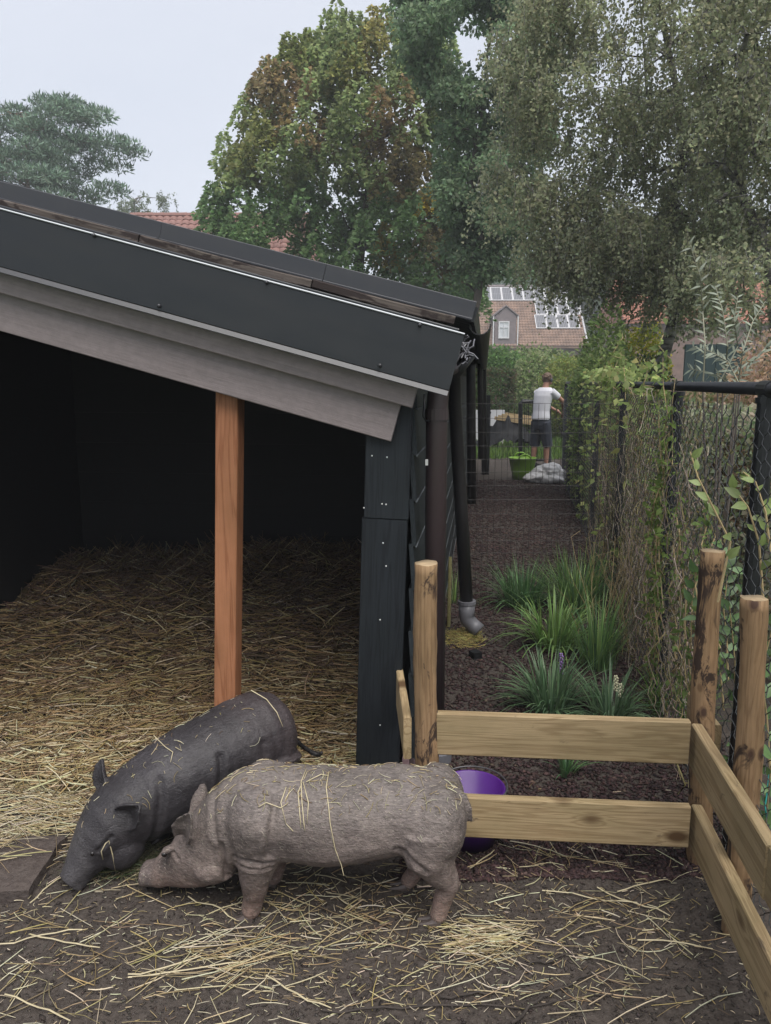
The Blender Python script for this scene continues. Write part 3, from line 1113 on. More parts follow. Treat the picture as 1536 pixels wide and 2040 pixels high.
    # black loose downpipe farther back with a grey elbow
    D2 = 4.62
    t0 = P(905, 745, D2 - 0.1); t1 = P(906, 800, D2); t2 = P(918, 1000, D2); t3 = P(930, 1208, D2 + 0.02)
    mb = MB(); mb.tube([t0 + Vector((0.09, 0, 0.12)), t0, t1, t2, t3], 0.040, 16); mb.build('downpipe', M_blackpipe, shed, smooth=True)
    e = [t3 + Vector((0, 0, 0.03)), t3 + Vector((0.0, 0, -0.055)), t3 + Vector((0.004, 0, -0.085)), t3 + Vector((0.045, -0.015, -0.125)), t3 + Vector((0.075, -0.03, -0.15))]
    mb = MB(); mb.tube(e, [0.052, 0.05, 0.047, 0.047, 0.049], 16); mb.build('pipe_elbow', M_greypipe, shed, smooth=True)
    mb = MB(); mb.tube([e[0] + Vector((0, 0, -0.012)), e[0] + Vector((0, 0, 0.008))], 0.057, 16); mb.build('elbow_collar', M_greypipe, shed)
    # farther downpipes and posts at the eave
    for (u, v0, v1, D, r) in ((938, 735, 1003, 7.0, 0.042), (956, 690, 915, 9.4, 0.034), (963, 690, 945, 10.8, 0.04)):
        a_ = P(u, v0, D); b_ = P(u + 2, v1, D)
        mb = MB(); mb.tube([a_ + Vector((0.02, 0, 0.12)), a_, b_], r, 10); mb.build('downpipe', M_blackpipe, shed, smooth=True)
    # mossy board leaning at the plinth
    pa = G(897, 1248)
    board('mossy_board', Vector((pa.x - 0.01, pa.y, 0.0)), Vector((0.03, 0.25, 1)), E2, 0.46, 0.12, 0.02, M_oldboard, shed)


build_shed()

# ------------------------------------------------------------------ straw in the shed
def straw_h(x, y):
    x = np.asarray(x, float); y = np.asarray(y, float)
    dx, dy = x - C0.x, y - C0.y
    a = dx * E1.x + dy * E1.y; b = dx * E2.x + dy * E2.y
    t = np.clip((b - 0.45) / 1.35, 0, 1)
    t = t * t * (3 - 2 * t)
    left = np.clip((-a - 1.5) / 0.9, 0, 1)
    h = 0.46 * t * (1 - 0.12 * left) + 0.12 * fbm(a * 1.7, b * 1.7, 41, 3) * np.clip(b, 0.1, 1) + 0.03 * fbm(a * 7, b * 7, 43, 2)
    h = h - 0.05 * np.exp(-((a + 0.15) / 0.25) ** 2) * t
    m = np.clip((b + 0.35) / 0.5, 0, 1)
    return np.maximum(soil_h(x, y), 0) * 0 + h * m + 0.02 * m


def build_straw():
    g = np.random.default_rng(31)
    aa = np.arange(LEFT + 0.01, -0.07, 0.03); bb = np.arange(-0.12, BACK - 0.01, 0.03)
    A, B = np.meshgrid(aa, bb)
    X = C0.x + E1.x * A + E2.x * B; Y = C0.y + E1.y * A + E2.y * B
    Z = straw_h(X, Y) - 0.004
    V = np.stack([X, Y, Z], -1).reshape(-1, 3)
    ny, nx = X.shape
    i = (np.arange(ny - 1)[:, None] * nx + np.arange(nx - 1)[None, :]).ravel()
    o = np_mesh('straw_bed', V, np.stack([i, i + 1, i + nx + 1, i + nx], -1), M_strawbed, None, None, None, True)
    tag(o, kind='stuff')
    n = 17000
    a = g.uniform(LEFT + 0.06, -0.12, n); b = g.uniform(-0.1, BACK - 0.06, n) ** 1.0
    x = C0.x + E1.x * a + E2.x * b; y = C0.y + E1.y * a + E2.y * b
    ln = g.uniform(0.06, 0.22, n)
    steep = np.clip((b - 0.7) / 1.0, 0, 1)
    az = g.uniform(0, math.pi, n)
    flat = g.random(n) < 0.25
    az = np.where(flat, g.normal(0, 0.5, n), az)
    tilt = g.normal(0, 1, n) * (0.10 + 0.30 * steep)
    z = straw_h(x, y) + g.random(n) * 0.025 + 0.25 * np.abs(np.sin(tilt)) * ln
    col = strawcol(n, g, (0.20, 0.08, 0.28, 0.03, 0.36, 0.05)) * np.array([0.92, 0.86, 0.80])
    dim_back = g.random(n) < np.clip((b - 0.7) * 0.75, 0, 0.7)
    col[dim_back] = jitcol((0.095, 0.062, 0.045), int(dim_back.sum()), 0.35, g)  # more dark brown stalks toward the back, the interior gloom put into their colour
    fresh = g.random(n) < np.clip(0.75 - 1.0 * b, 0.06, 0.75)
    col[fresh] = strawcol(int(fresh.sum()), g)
    # keep inside the walls
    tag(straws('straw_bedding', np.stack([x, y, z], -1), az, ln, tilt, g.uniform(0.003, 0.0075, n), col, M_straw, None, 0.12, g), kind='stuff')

    # loose straw spilled over the yard in drifts
    P_, A_, L_, T_, W_ = [], [], [], [], []

    def drift(u, v, su, sv, n, lmin, lmax, azm=0.0, azs=0.6, w=(0.0016, 0.0042)):
        uu = u + g.normal(size=n) * su; vv = np.clip(v + g.normal(size=n) * sv, 1500, 2200)
        q = (vv - 1020) / F
        k = -H / (-SP_ - q * CP)
        xx = (uu - 768) / F * k; yy = (CP - q * SP_) * k
        P_.append(np.stack([xx, yy, soil_h(xx, yy) + 0.003 + g.random(n) * 0.010], -1))
        A_.append(g.normal(azm, azs, n)); L_.append(g.uniform(lmin, lmax, n)); T_.append(g.normal(0, 0.06, n)); W_.append(g.uniform(*w, n))
    drift(100, 1600, 150, 50, 800, 0.06, 0.22, 0, 0.7)
    drift(60, 1540, 140, 40, 700, 0.06, 0.22, 0, 0.6)
    drift(210, 1690, 60, 45, 120, 0.05, 0.2, 0.8, 0.7)
    drift(330, 1560, 200, 30, 500, 0.06, 0.2, 0, 0.7)
    drift(620, 1530, 80, 35, 350, 0.05, 0.18, 0, 0.8)
    drift(700, 1790, 120, 40, 80, 0.04, 0.16, 0, 0.9)
    drift(660, 1850, 160, 30, 55, 0.05, 0.2, 0, 0.6)
    drift(960, 1875, 45, 20, 170, 0.05, 0.17, 0.05, 0.4)
    drift(430, 1915, 90, 26, 60, 0.06, 0.26, 0.15, 0.45)
    drift(750, 1900, 200, 40, 40, 0.03, 0.14, 0, 0.9)
    drift(1150, 1800, 150, 50, 48, 0.04, 0.18, -0.1, 0.7)
    drift(1120, 1715, 120, 18, 45, 0.04, 0.14, 0.2, 0.9)
    drift(1250, 1880, 120, 40, 40, 0.03, 0.14, 0, 0.9)
    drift(1150, 1985, 120, 28, 40, 0.04, 0.2, 0, 0.7)
    drift(130, 1860, 150, 60, 50, 0.05, 0.2, 0.0, 0.6)
    drift(100, 1990, 150, 40, 35, 0.05, 0.16, 0, 0.9)
    drift(600, 1980, 260, 40, 35, 0.03, 0.15, -0.3, 0.7)
    drift(760, 1850, 480, 110, 2600, 0.006, 0.035, 0, 1.2, (0.0015, 0.003))
    k0 = len(P_)
    drift(10, 1700, 40, 25, 90, 0.05, 0.18, 0, 0.8)
    P_[-1][:, 2] += 0.045
    Pp, Aa, Ll, Tt, Ww = [np.concatenate(q) for q in (P_, A_, L_, T_, W_)]
    hy = lambda x_, y_: np.maximum(soil_h(x_, y_), -1)
    tag(straws('loose_straw', Pp, Aa, Ll, Tt, Ww, strawcol(len(Pp), g, (0.22, 0.27, 0.10, 0.26, 0.07, 0.08)), M_straw, None, 0.10, g, hy), kind='stuff')
    # single long straws that stand out
    for (u0, v0, u1, v1) in ((255, 1945, 400, 1905), (375, 1795, 470, 1835), (0, 1885, 165, 1865), (1080, 1772, 1270, 1793),
                             (1190, 1760, 1335, 1825), (10, 1985, 140, 2030), (255, 1950, 490, 1915), (530, 1950, 660, 2015), (936, 1723, 985, 1692),
                             (1230, 1767, 1330, 1745), (1270, 1875, 1420, 1890), (60, 1870, 200, 1900), (60, 1800, 140, 1740)):
        p0, p1 = G(u0, v0, 0.012), G(u1, v1, 0.012)
        mb = MB(); k = 6
        d = (p1 - p0)
        sd_ = Vector((-d.y, d.x, 0)) * g.normal() * 0.025
        pts = [p0 + d * (i / k) + sd_ * math.sin(math.pi * i / k) for i in range(k + 1)]
        for p_ in pts: p_.z = float(soil_h(p_.x, p_.y)) + 0.010
        mb.tube(pts, [0.0021] * k + [0.0014], 5)
        me_o = mb.build('straw_stalk', M_strawpale)
        tag(me_o, None, 'straw', 'long straws lying singly on the yard earth')
        LONG.append((me_o, u0, v0, u1, v1))


M_strawpale = plain('pale_straw', (0.40, 0.345, 0.22), 0.5, 0, 0.15, 30)
LONG = []
build_straw()
STRAW_LABELS = ['long straw stalk pointing up right, uppermost in the front straw patch', 'yellow straw stalk lying just under the snout of the pale pig', 'pale straw stalk lying near the left edge below the slab',
                'long straight straw stalk lying on the earth in front of the lower back rail', 'pale straw stalk crossing down to the right before the lower back rail', 'straw stalk in the bottom left corner of the yard',
                'longest straw stalk running under the front straw patch', 'straw stalk slanting down right at the bottom middle of the yard', 'bent straw stalk leaning beside the purple bucket base',
                'short thick straw stalk near the foot of the right side rail', 'straight pale straw stalk lying beside the lower side rail', 'straw stalk slanting below the slab near the left edge', 'straw stalk leaning toward the slab corner']
for (o_, u0, v0, u1, v1), lab_ in zip(LONG, STRAW_LABELS):
    o_['label'] = lab_


# straw tuft under elbow, black block beside it
def tuft():
    g = np.random.default_rng(77)
    c = G(925, 1275)
    n = 700
    d = np.clip(g.normal(size=(n, 2)), -2, 2) * np.array([0.055, 0.085])
    x, y = c.x + d[:, 0], c.y + d[:, 1]
    z = soil_h(x, y) + 0.055 * np.exp(-(d[:, 0] / 0.09) ** 2 - (d[:, 1] / 0.12) ** 2) * g.random(n) + 0.004
    col = jitcol(np.array([[0.36, 0.30, 0.10], [0.26, 0.20, 0.07], [0.16, 0.12, 0.05], [0.24, 0.24, 0.08]])[g.integers(0, 4, n)], n, 0.2, g)
    o = straws('straw_tuft', np.stack([x, y, z], -1), g.uniform(0, 6.28, n), g.uniform(0.03, 0.10, n), g.normal(0, 0.35, n), g.uniform(0.002, 0.004, n), col, M_straw, None, 0.2, g)
    tag(o, 'mound of yellow straw under the grey pipe elbow', 'straw')
    mb = MB(); b = G(947, 1312)
    mb.box((0, 0, 0.02), (0.055, 0.06, 0.05), Matrix.Translation(b) @ Matrix.Rotation(0.4, 4, 'Z'))
    tag(mb.build('wood_block', M_tarp), 'small black block lying beside the straw mound on the mulch', 'block')


tuft()

# ------------------------------------------------------------------ pen of planks and logs
pen = thing('pen_fence', (0.6, 2.2, 0), 'low pen fence of treated planks on three peeled log posts', 'fence')


def log(name, uv, D, r, z0, ztop, seed, lean=(0, 0), parent=pen):
    g = np.random.default_rng(seed)
    top = P(uv[0], uv[1], D)
    base = Vector((top.x - lean[0], top.y - lean[1], 0))
    mb = MB()
    n, k = 22, 34
    rings = []
    ph = g.uniform(0, 6)
    for i in range(k + 1):
        t = i / k
        z = z0 + (ztop - z0) * t
        c = Vector((lean[0] * t + 0.007 * math.sin(t * 5 + ph), lean[1] * t + 0.006 * math.cos(t * 4 + ph), z))
        ring = []
        for j in range(n):
            a = 2 * math.pi * j / n
            nz = fbm(np.array([math.cos(a) * 1.6 + 9 + seed]), np.array([z * 5 + math.sin(a) * 1.6]), seed, 4)[0]
            kn = fbm(np.array([math.cos(a) * 4 + 9 + seed]), np.array([z * 22 + math.sin(a) * 4]), seed + 5, 2)[0]
            rr = r * (1.16 - 0.16 * t) * (1 + 0.20 * nz + 0.09 * kn)
            ring.append(c + Vector((math.cos(a) * rr, math.sin(a) * rr, 0.006 * nz if i == k else 0)))
        rings.append(ring)
    mb.loft(rings)
    mb.mi[-1] = 1
    return mb.build(name, [M_log, M_logend], parent, Matrix.Translation(base), True)


def build_pen():
    zt = 1.05
    lp = log('log_post', (852, 1122), 2.345, 0.036, -0.05, P(843, 1122, 2.345).z, 3, (0.0, 0.0))
    log('log_post', (1418, 1098), 2.36, 0.035, -0.05, P(1418, 1098, 2.36).z, 8, (-0.030, 0.0))
    log('log_post', (1503, 1190), 2.03, 0.034, -0.05, P(1503, 1190, 2.03).z, 14, (-0.034, 0))
    # back rails
    for (uL, vL, uR, vR, ht) in ((868, 1420, 1374, 1432, 0.143), (880, 1584, 1374, 1601, 0.143)):
        rl = ray(uL, vL); rr_ = ray(uR, vR)
        yb = 2.30
        pL = P(uL, vL, yb + 0.035); pR = P(uR, vR, yb - 0.03)
        z = (pL.z + pR.z) / 2
        pL.z = pR.z = z
        d = (pR - pL)
        o = pL - Vector((0, 0, ht / 2))
        board('rail', o, d, Vector((0, 0, 1)), d.length, ht, 0.030, M_plank, pen, 0.004)
    # side rails toward the camera on the right
    dirv = Vector((-0.1226, -1, 0)).normalized()
    for (u, v, L1, extra) in ((1377, 1441, 0.66, True), (1377, 1602, 0.78, True)):
        st = P(u, v, 2.315)
        rgt = Vector((0.9925, -0.1217, 0))
        o = st + rgt * 0.018 - Vector((0, 0, 0.0715))
        board('rail', o, dirv, Vector((0, 0, 1)), L1, 0.143, 0.034, M_plank, pen, 0.004)
        o2 = o + dirv * (L1 + 0.004) + rgt * 0.005
        board('rail', o2, dirv, Vector((0, 0, 1)), 1.3, 0.143, 0.034, M_plank, pen, 0.004)
    # short rail back to the shed
    p0 = P(812, 1428, 2.335)
    p1 = Vector((p0.x - 0.022, 2.85, p0.z))
    d = p1 - p0
    board('rail', p0 - Vector((0, 0, 0.075)), d, Vector((0, 0, 1)), d.length, 0.143, 0.026, M_plank, pen, 0.004)
    # stub of plank seen outside the right log post
    s0 = P(1440, 1470, 2.42)
    board('rail', s0 - Vector((0.02, 0.0, 0.03)), Vector((0.08, 1, 0)), Vector((0, 0, 1)), 0.28, 0.15, 0.028, M_plank, pen, 0.005)


build_pen()

# slab at the left
def slab():
    c = [G(-120, 1668, 0.045), G(128, 1662, 0.045), G(56, 1770, 0.045), G(-170, 1792, 0.045)]
    mb = MB()
    n = 8
    V = []
    for lev, z in ((0, None), (1, None)):
        pass
    def pt(s, t): return c[0].lerp(c[1], s).lerp(c[3].lerp(c[2], s), t)
    g = np.random.default_rng(3)
    idx = {}
    for j in range(n + 1):
        for i in range(n + 1):
            p = pt(i / n, j / n)
            p = p + Vector((0, 0, float(0.006 * fbm(np.array([p.x * 9]), np.array([p.y * 9]), 5)[0])))
            if i in (0, n): p = p + Vector((g.normal() * 0.003, 0, -0.004))
            if j in (0, n): p = p + Vector((0, g.normal() * 0.003, -0.004))
            idx[i, j] = len(mb.v); mb.v.append(tuple(p))
    for j in range(n):
        for i in range(n):
            mb.f.append((idx[i, j + 1], idx[i + 1, j + 1], idx[i + 1, j], idx[i, j])); mb.mi.append(0)
    per = [(i, 0) for i in range(n)] + [(n, j) for j in range(n)] + [(i, n) for i in range(n, 0, -1)] + [(0, j) for j in range(n, 0, -1)]
    b0 = len(mb.v)
    for i, j in per:
        x, y, z = mb.v[idx[i, j]]; mb.v.append((x, y, -0.03))
    m = len(per)
    for k in range(m):
        a, b = idx[per[k]], idx[per[(k + 1) % m]]
        mb.f.append((a, b, b0 + (k + 1) % m, b0 + k)); mb.mi.append(0)
    tag(mb.build('stone_slab', M_slab), 'dirty brown slab lying at the straw edge beside the dark pig snout', 'slab')


slab()

# ------------------------------------------------------------------ bucket
def bucket():
    c = G(938, 1665); c = Vector((P(940, 1566, 2.50).x, 2.50, 0.0))
    rootz = 0.0
    b = thing('bucket', c, 'purple plastic bucket with wire handle standing behind the lower pen rail', 'bucket')
    mb = MB()
    zt = P(940, 1566, 2.50).z
    r1, r0 = 0.112, 0.085
    prof = [(0.002, 0.012), (r0 - 0.004, 0.012), (r0, 0.0), (r0 + (r1 - r0) * 0.5, zt * 0.5), (r1 - 0.001, zt - 0.022), (r1 + 0.006, zt - 0.02), (r1 + 0.007, zt - 0.004), (r1 + 0.003, zt), (r1 - 0.003, zt - 0.002), (r0 + 0.002, 0.016), (0.002, 0.016)]
    mb.loft([[c + Vector((math.cos(a) * r, math.sin(a) * r, z)) for a in np.linspace(0, 2 * math.pi, 41)[:-1]] for r, z in prof])
    mb.build('bucket_body', M_purple, b, smooth=True)
    for s in (1, -1):
        mb = MB(); p = c + Vector((s * 0.65, -s * 0.76, 0)).normalized() * (r1 + 0.008) + Vector((0, 0, zt - 0.006))
        mb.box(p, (0.02, 0.014, 0.028)); mb.tube([p + Vector((0, 0, 0.012)), p + Vector((0, 0, 0.02))], 0.008, 8)
        mb.build('handle_lug', M_purple, b)
    mb = MB()
    d = Vector((0.65, -0.76, 0)).normalized(); q = Vector((0.76, 0.65, 0))
    pts = [c + d * math.cos(t) * (r1 + 0.012) + q * math.sin(t) * (r1 + 0.010) + Vector((0, 0, zt + 0.004 + 0.008 * math.sin(t))) for t in np.linspace(0, math.pi, 20)]
    mb.tube(pts, 0.0028, 6); mb.build('handle', M_wire, b, smooth=True)


bucket()

# ------------------------------------------------------------------ pigs
def ring(c, fx, fz, fy, top, bot, side, n=24, e=2.25):
    """c centre, fz up vec, fy lateral vec"""
    out = []
    for k in range(n):
        a = 2 * math.pi * k / n
        ca, sa = math.cos(a), math.sin(a)
        y = math.copysign(abs(ca) ** (2 / e), ca) * side
        z = math.copysign(abs(sa) ** (2 / e), sa) * (top if sa > 0 else bot)
        out.append(c + fy * y + fz * z)
    return out


def limb(mb, pts, rad, sq=1.0):
    mb.tube([Vector(p) for p in pts], rad, 14, True, 0, sq)
    mb.ell(pts[-1], (rad[-1] * 0.98,) * 3, None, 10, 7)


def ear(mb, base, tip, facing, w, thick=0.011):
    base, tip, facing = Vector(base), Vector(tip), Vector(facing).normalized()
    ax = (tip - base); L = ax.length; ax.normalize()
    side = ax.cross(facing).normalized()
    fc = side.cross(ax).normalized()
    n, m = 8, 8
    front, back = [], []
    for i in range(n + 1):
        t = i / n
        wid = w * (math.sin(math.pi * (0.16 + 0.84 * t)) ** 0.7 if t < 1 else 0.05)
        wid = max(wid, 0.006)
        for j in range(m + 1):
            s = (j / m - 0.5) * 2
            cup = 0.8 * w * (1 - s * s) * (1 - 0.5 * t)
            p = base + ax * (t * L) + side * (s * wid) - fc * cup + fc * (0.010 * math.sin(t * 3))
            front.append(p + fc * thick * 0.5); back.append(p - fc * thick * 0.5)
    N_ = (n + 1) * (m + 1)
    fs = []
    for i in range(n):
        for j in range(m):
            a = i * (m + 1) + j
            fs.append((a, a + 1, a + m + 2, a + m + 1)); fs.append((N_ + a + m + 1, N_ + a + m + 2, N_ + a + 1, N_ + a))
    per = [j for j in range(m)] + [i * (m + 1) + m for i in range(n)] + [n * (m + 1) + j for j in range(m, 0, -1)] + [i * (m + 1) for i in range(n, 0, -1)]
    for k in range(len(per)):
        a, b = per[k], per[(k + 1) % len(per)]
        fs.append((b, a, N_ + a, N_ + b))
    mb.add(front + back, fs)


def pigmat(name, bumpk, rough, fine):
    m, nt, b = mat(name)
    at = N(nt, 'ShaderNodeAttribute', attribute_name='col')
    co = coord(nt)
    n1 = noise(nt, co, 9, 5, 0.6); n2 = noise(nt, coord(nt, (1, 1, 1)), 130, 3, 0.7)
    n3 = noise(nt, coord(nt, (14, 40, 60)), 3.2, 4, 0.7)
    c = mixc(nt, at.outputs['Color'], ramp(nt, n1, [(0.3, (0.74, 0.72, 0.74)), (0.7, (1.2, 1.18, 1.16))]), 1.0, 'MULTIPLY')
    c = mixc(nt, c, ramp(nt, n3, [(0.3, (1 - fine,) * 3), (0.72, (1 + fine * 1.2,) * 3)]), 1.0, 'MULTIPLY')
    nt.links.new(c, b.inputs['Base Color'])
    b.inputs['Roughness'].default_value = rough
    b.inputs['Specular IOR Level'].default_value = 0.3
    ad = N(nt, 'ShaderNodeMath', operation='ADD'); nt.links.new(n2, ad.inputs[0]); nt.links.new(n3, ad.inputs[1])
    bump(nt, b, ad.outputs[0], bumpk, 0.006)
    return m


M_pigpale = pigmat('pale_pig_skin', 0.5, 0.68, 0.42)
M_pigdark = pigmat('dark_pig_skin', 0.45, 0.45, 0.34)
M_hoof = plain('hoof_horn', (0.07, 0.055, 0.05), 0.5, 0, 0.3, 30)
M_eye = plain('pig_eye', (0.008, 0.006, 0.006), 0.1, 0, 0.1)
M_bristle = attrmat('bristle', 0.6, 0.3, 20, 0.1, 0)


def bristles(name, me, n, L, cols, parent, M, g, sel=None):
    nv = len(me.vertices)
    co = np.empty(nv * 3, np.float32); me.vertices.foreach_get('co', co); co = co.reshape(-1, 3)
    no = np.empty(nv * 3, np.float32); me.vertex_normals.foreach_get('vector', no); no = no.reshape(-1, 3)
    idx = g.integers(0, nv, n)
    if sel is not None: idx = idx[sel(co[idx])]
    p, q = co[idx], no[idx]
    n = len(idx)
    d = np.array([-1.0, 0, -0.45]) * 0.8 + rdir(n, g) * 0.45
    d = d - q * (d * q).sum(1, keepdims=True)
    d /= np.linalg.norm(d, axis=1, keepdims=True) + 1e-6
    d = d + q * g.uniform(0.06, 0.22, (n, 1))
    col = np.array(cols)[g.integers(0, len(cols), n)]
    d /= np.linalg.norm(d, axis=1, keepdims=True)
    s = np.cross(d, q); s /= np.linalg.norm(s, axis=1, keepdims=True) + 1e-6
    ll = L * g.uniform(0.5, 1.3, (n, 1)); w = 0.00055
    V = np.stack([p - s * w, p + s * w, p + d * ll], 1).reshape(-1, 3)
    Fc = np.arange(n * 3).reshape(-1, 3)
    o = np_mesh(name, V, Fc, M_bristle, parent, M, np.repeat(jitcol(col, n, 0.25, g), 3, axis=0))
    return tag(o, kind='stuff')


def hoof(mb, p, fwd, r, k=1.0):
    fwd = Vector(fwd).normalized(); s = Vector((-fwd.y, fwd.x, 0))
    for sg in (-1, 1):
        c = Vector(p) + s * sg * r * 0.42
        rings = []
        for t, w, h in ((-0.7, 0.36, 1.0), (0.0, 0.42, 0.95), (0.8, 0.36, 0.55), (1.9 * k, 0.13, 0.22)):
            o = c + fwd * (t * r)
            rings.append([o + s * (x * r * w) + Vector((0, 0, z * r * h)) for x, z in ((-1, 0), (1, 0), (1, 0.6), (0.55, 1), (-0.55, 1), (-1, 0.6))])
        mb.loft(rings)


def build_pig(name, label, M, upk, stations, legs, ears, blobs, eyes, tail, skin, colfn, voxel, hair, creases=()):
    root = thing(name, M.to_translation(), label, 'pig', None)
    WM[root.name] = M.copy(); root.matrix_basis = M
    mb = MB()
    X, Z_, Y_ = Vector((1, 0, 0)), Vector((0, 0, 1)), Vector((0, 1, 0))
    rings = []
    for i, (x, y, z, t, b, w, e) in enumerate(stations):
        c = Vector((x, y, z))
        p0 = Vector(stations[max(i - 1, 0)][:3]); p1 = Vector(stations[min(i + 1, len(stations) - 1)][:3])
        tg = (p1 - p0).normalized()
        lat = Z_.cross(tg); lat = lat.normalized() if lat.length > 0.05 else Y_
        upv = tg.cross(lat).normalized()
        # keep rings mostly upright
        upv = (upv * (1 - upk) + Z_ * upk).normalized()
        rings.append(ring(c, tg, upv, lat, t, b, w, 28, e))
    mb.loft(rings)
    for c, r, rot in blobs:
        mb.ell(c, r, Matrix.Rotation(rot, 3, 'Y'))
    for pts, rad in legs: limb(mb, pts, rad)
    for e_ in ears: ear(mb, *e_)
    mb.tube([Vector(p) for p in tail[0]], tail[1], 8)
    me = remesh(mb, voxel, 5, 'body')
    nv = len(me.vertices)
    co = np.empty(nv * 3, np.float32); me.vertices.foreach_get('co', co); co = co.reshape(-1, 3)
    # skin folds and unevenness
    no = np.empty(nv * 3, np.float32); me.vertex_normals.foreach_get('vector', no); no = no.reshape(-1, 3)
    dsp = 0.006 * fbm(co[:, 0] * 9 + co[:, 1] * 4, co[:, 2] * 12 + co[:, 1] * 5, 9, 3) + 0.0022 * fbm(co[:, 0] * 42 + co[:, 1] * 10, co[:, 2] * 30 + co[:, 1] * 20, 19, 2)
    for (x0, z0, x1, z1, w_, dpt) in creases:
        ab = np.array([x1 - x0, z1 - z0]); q_ = co[:, [0, 2]] - np.array([x0, z0])
        t_ = np.clip((q_ @ ab) / (ab @ ab), 0, 1)
        dd = np.linalg.norm(q_ - t_[:, None] * ab, axis=1)
        dsp = dsp - dpt * np.exp(-(dd / w_) ** 2) * (np.abs(co[:, 1]) > 0.035) + dpt * 0.35 * np.exp(-((dd - 2.2 * w_) / w_) ** 2) * (np.abs(co[:, 1]) > 0.035)
    co2 = co + no * dsp[:, None]
    me.vertices.foreach_set('co', co2.ravel().astype(np.float32)); me.update()
    at = me.color_attributes.new('col', 'FLOAT_COLOR', 'POINT')
    c4 = np.ones((nv, 4), np.float32); c4[:, :3] = colfn(co)
    at.data.foreach_set('color', c4.ravel())
    me.materials.append(skin)
    me.polygons.foreach_set('use_smooth', [True] * len(me.polygons))
    link(bpy.data.objects.new('body', me), root, M)
    bvh = BVHTree.FromPolygons([v.co for v in me.vertices], [tuple(p.vertices) for p in me.polygons])
    for p, r in eyes:
        hit = bvh.find_nearest(Vector(p)); p = hit[0] - hit[1] * r * 0.45
        m2 = MB(); m2.ell((0, 0, 0), (r, r, r), None, 10, 8)
        m2.build('eye', M_eye, root, M @ Matrix.Translation(Vector(p)), True)
    for pts, rad in legs:
        m2 = MB(); p = Vector(pts[-1]); hoof(m2, (0, 0, 0), (1, 0, 0), rad[-1] * 0.95)
        m2.build('hoof', M_hoof, root, M @ Matrix.Translation(Vector((p.x + 0.012, p.y, -0.004))), False)
    g = np.random.default_rng(len(label))
    bristles('bristles', me, hair[0], hair[1], hair[2], root, M, g)
    return root, me


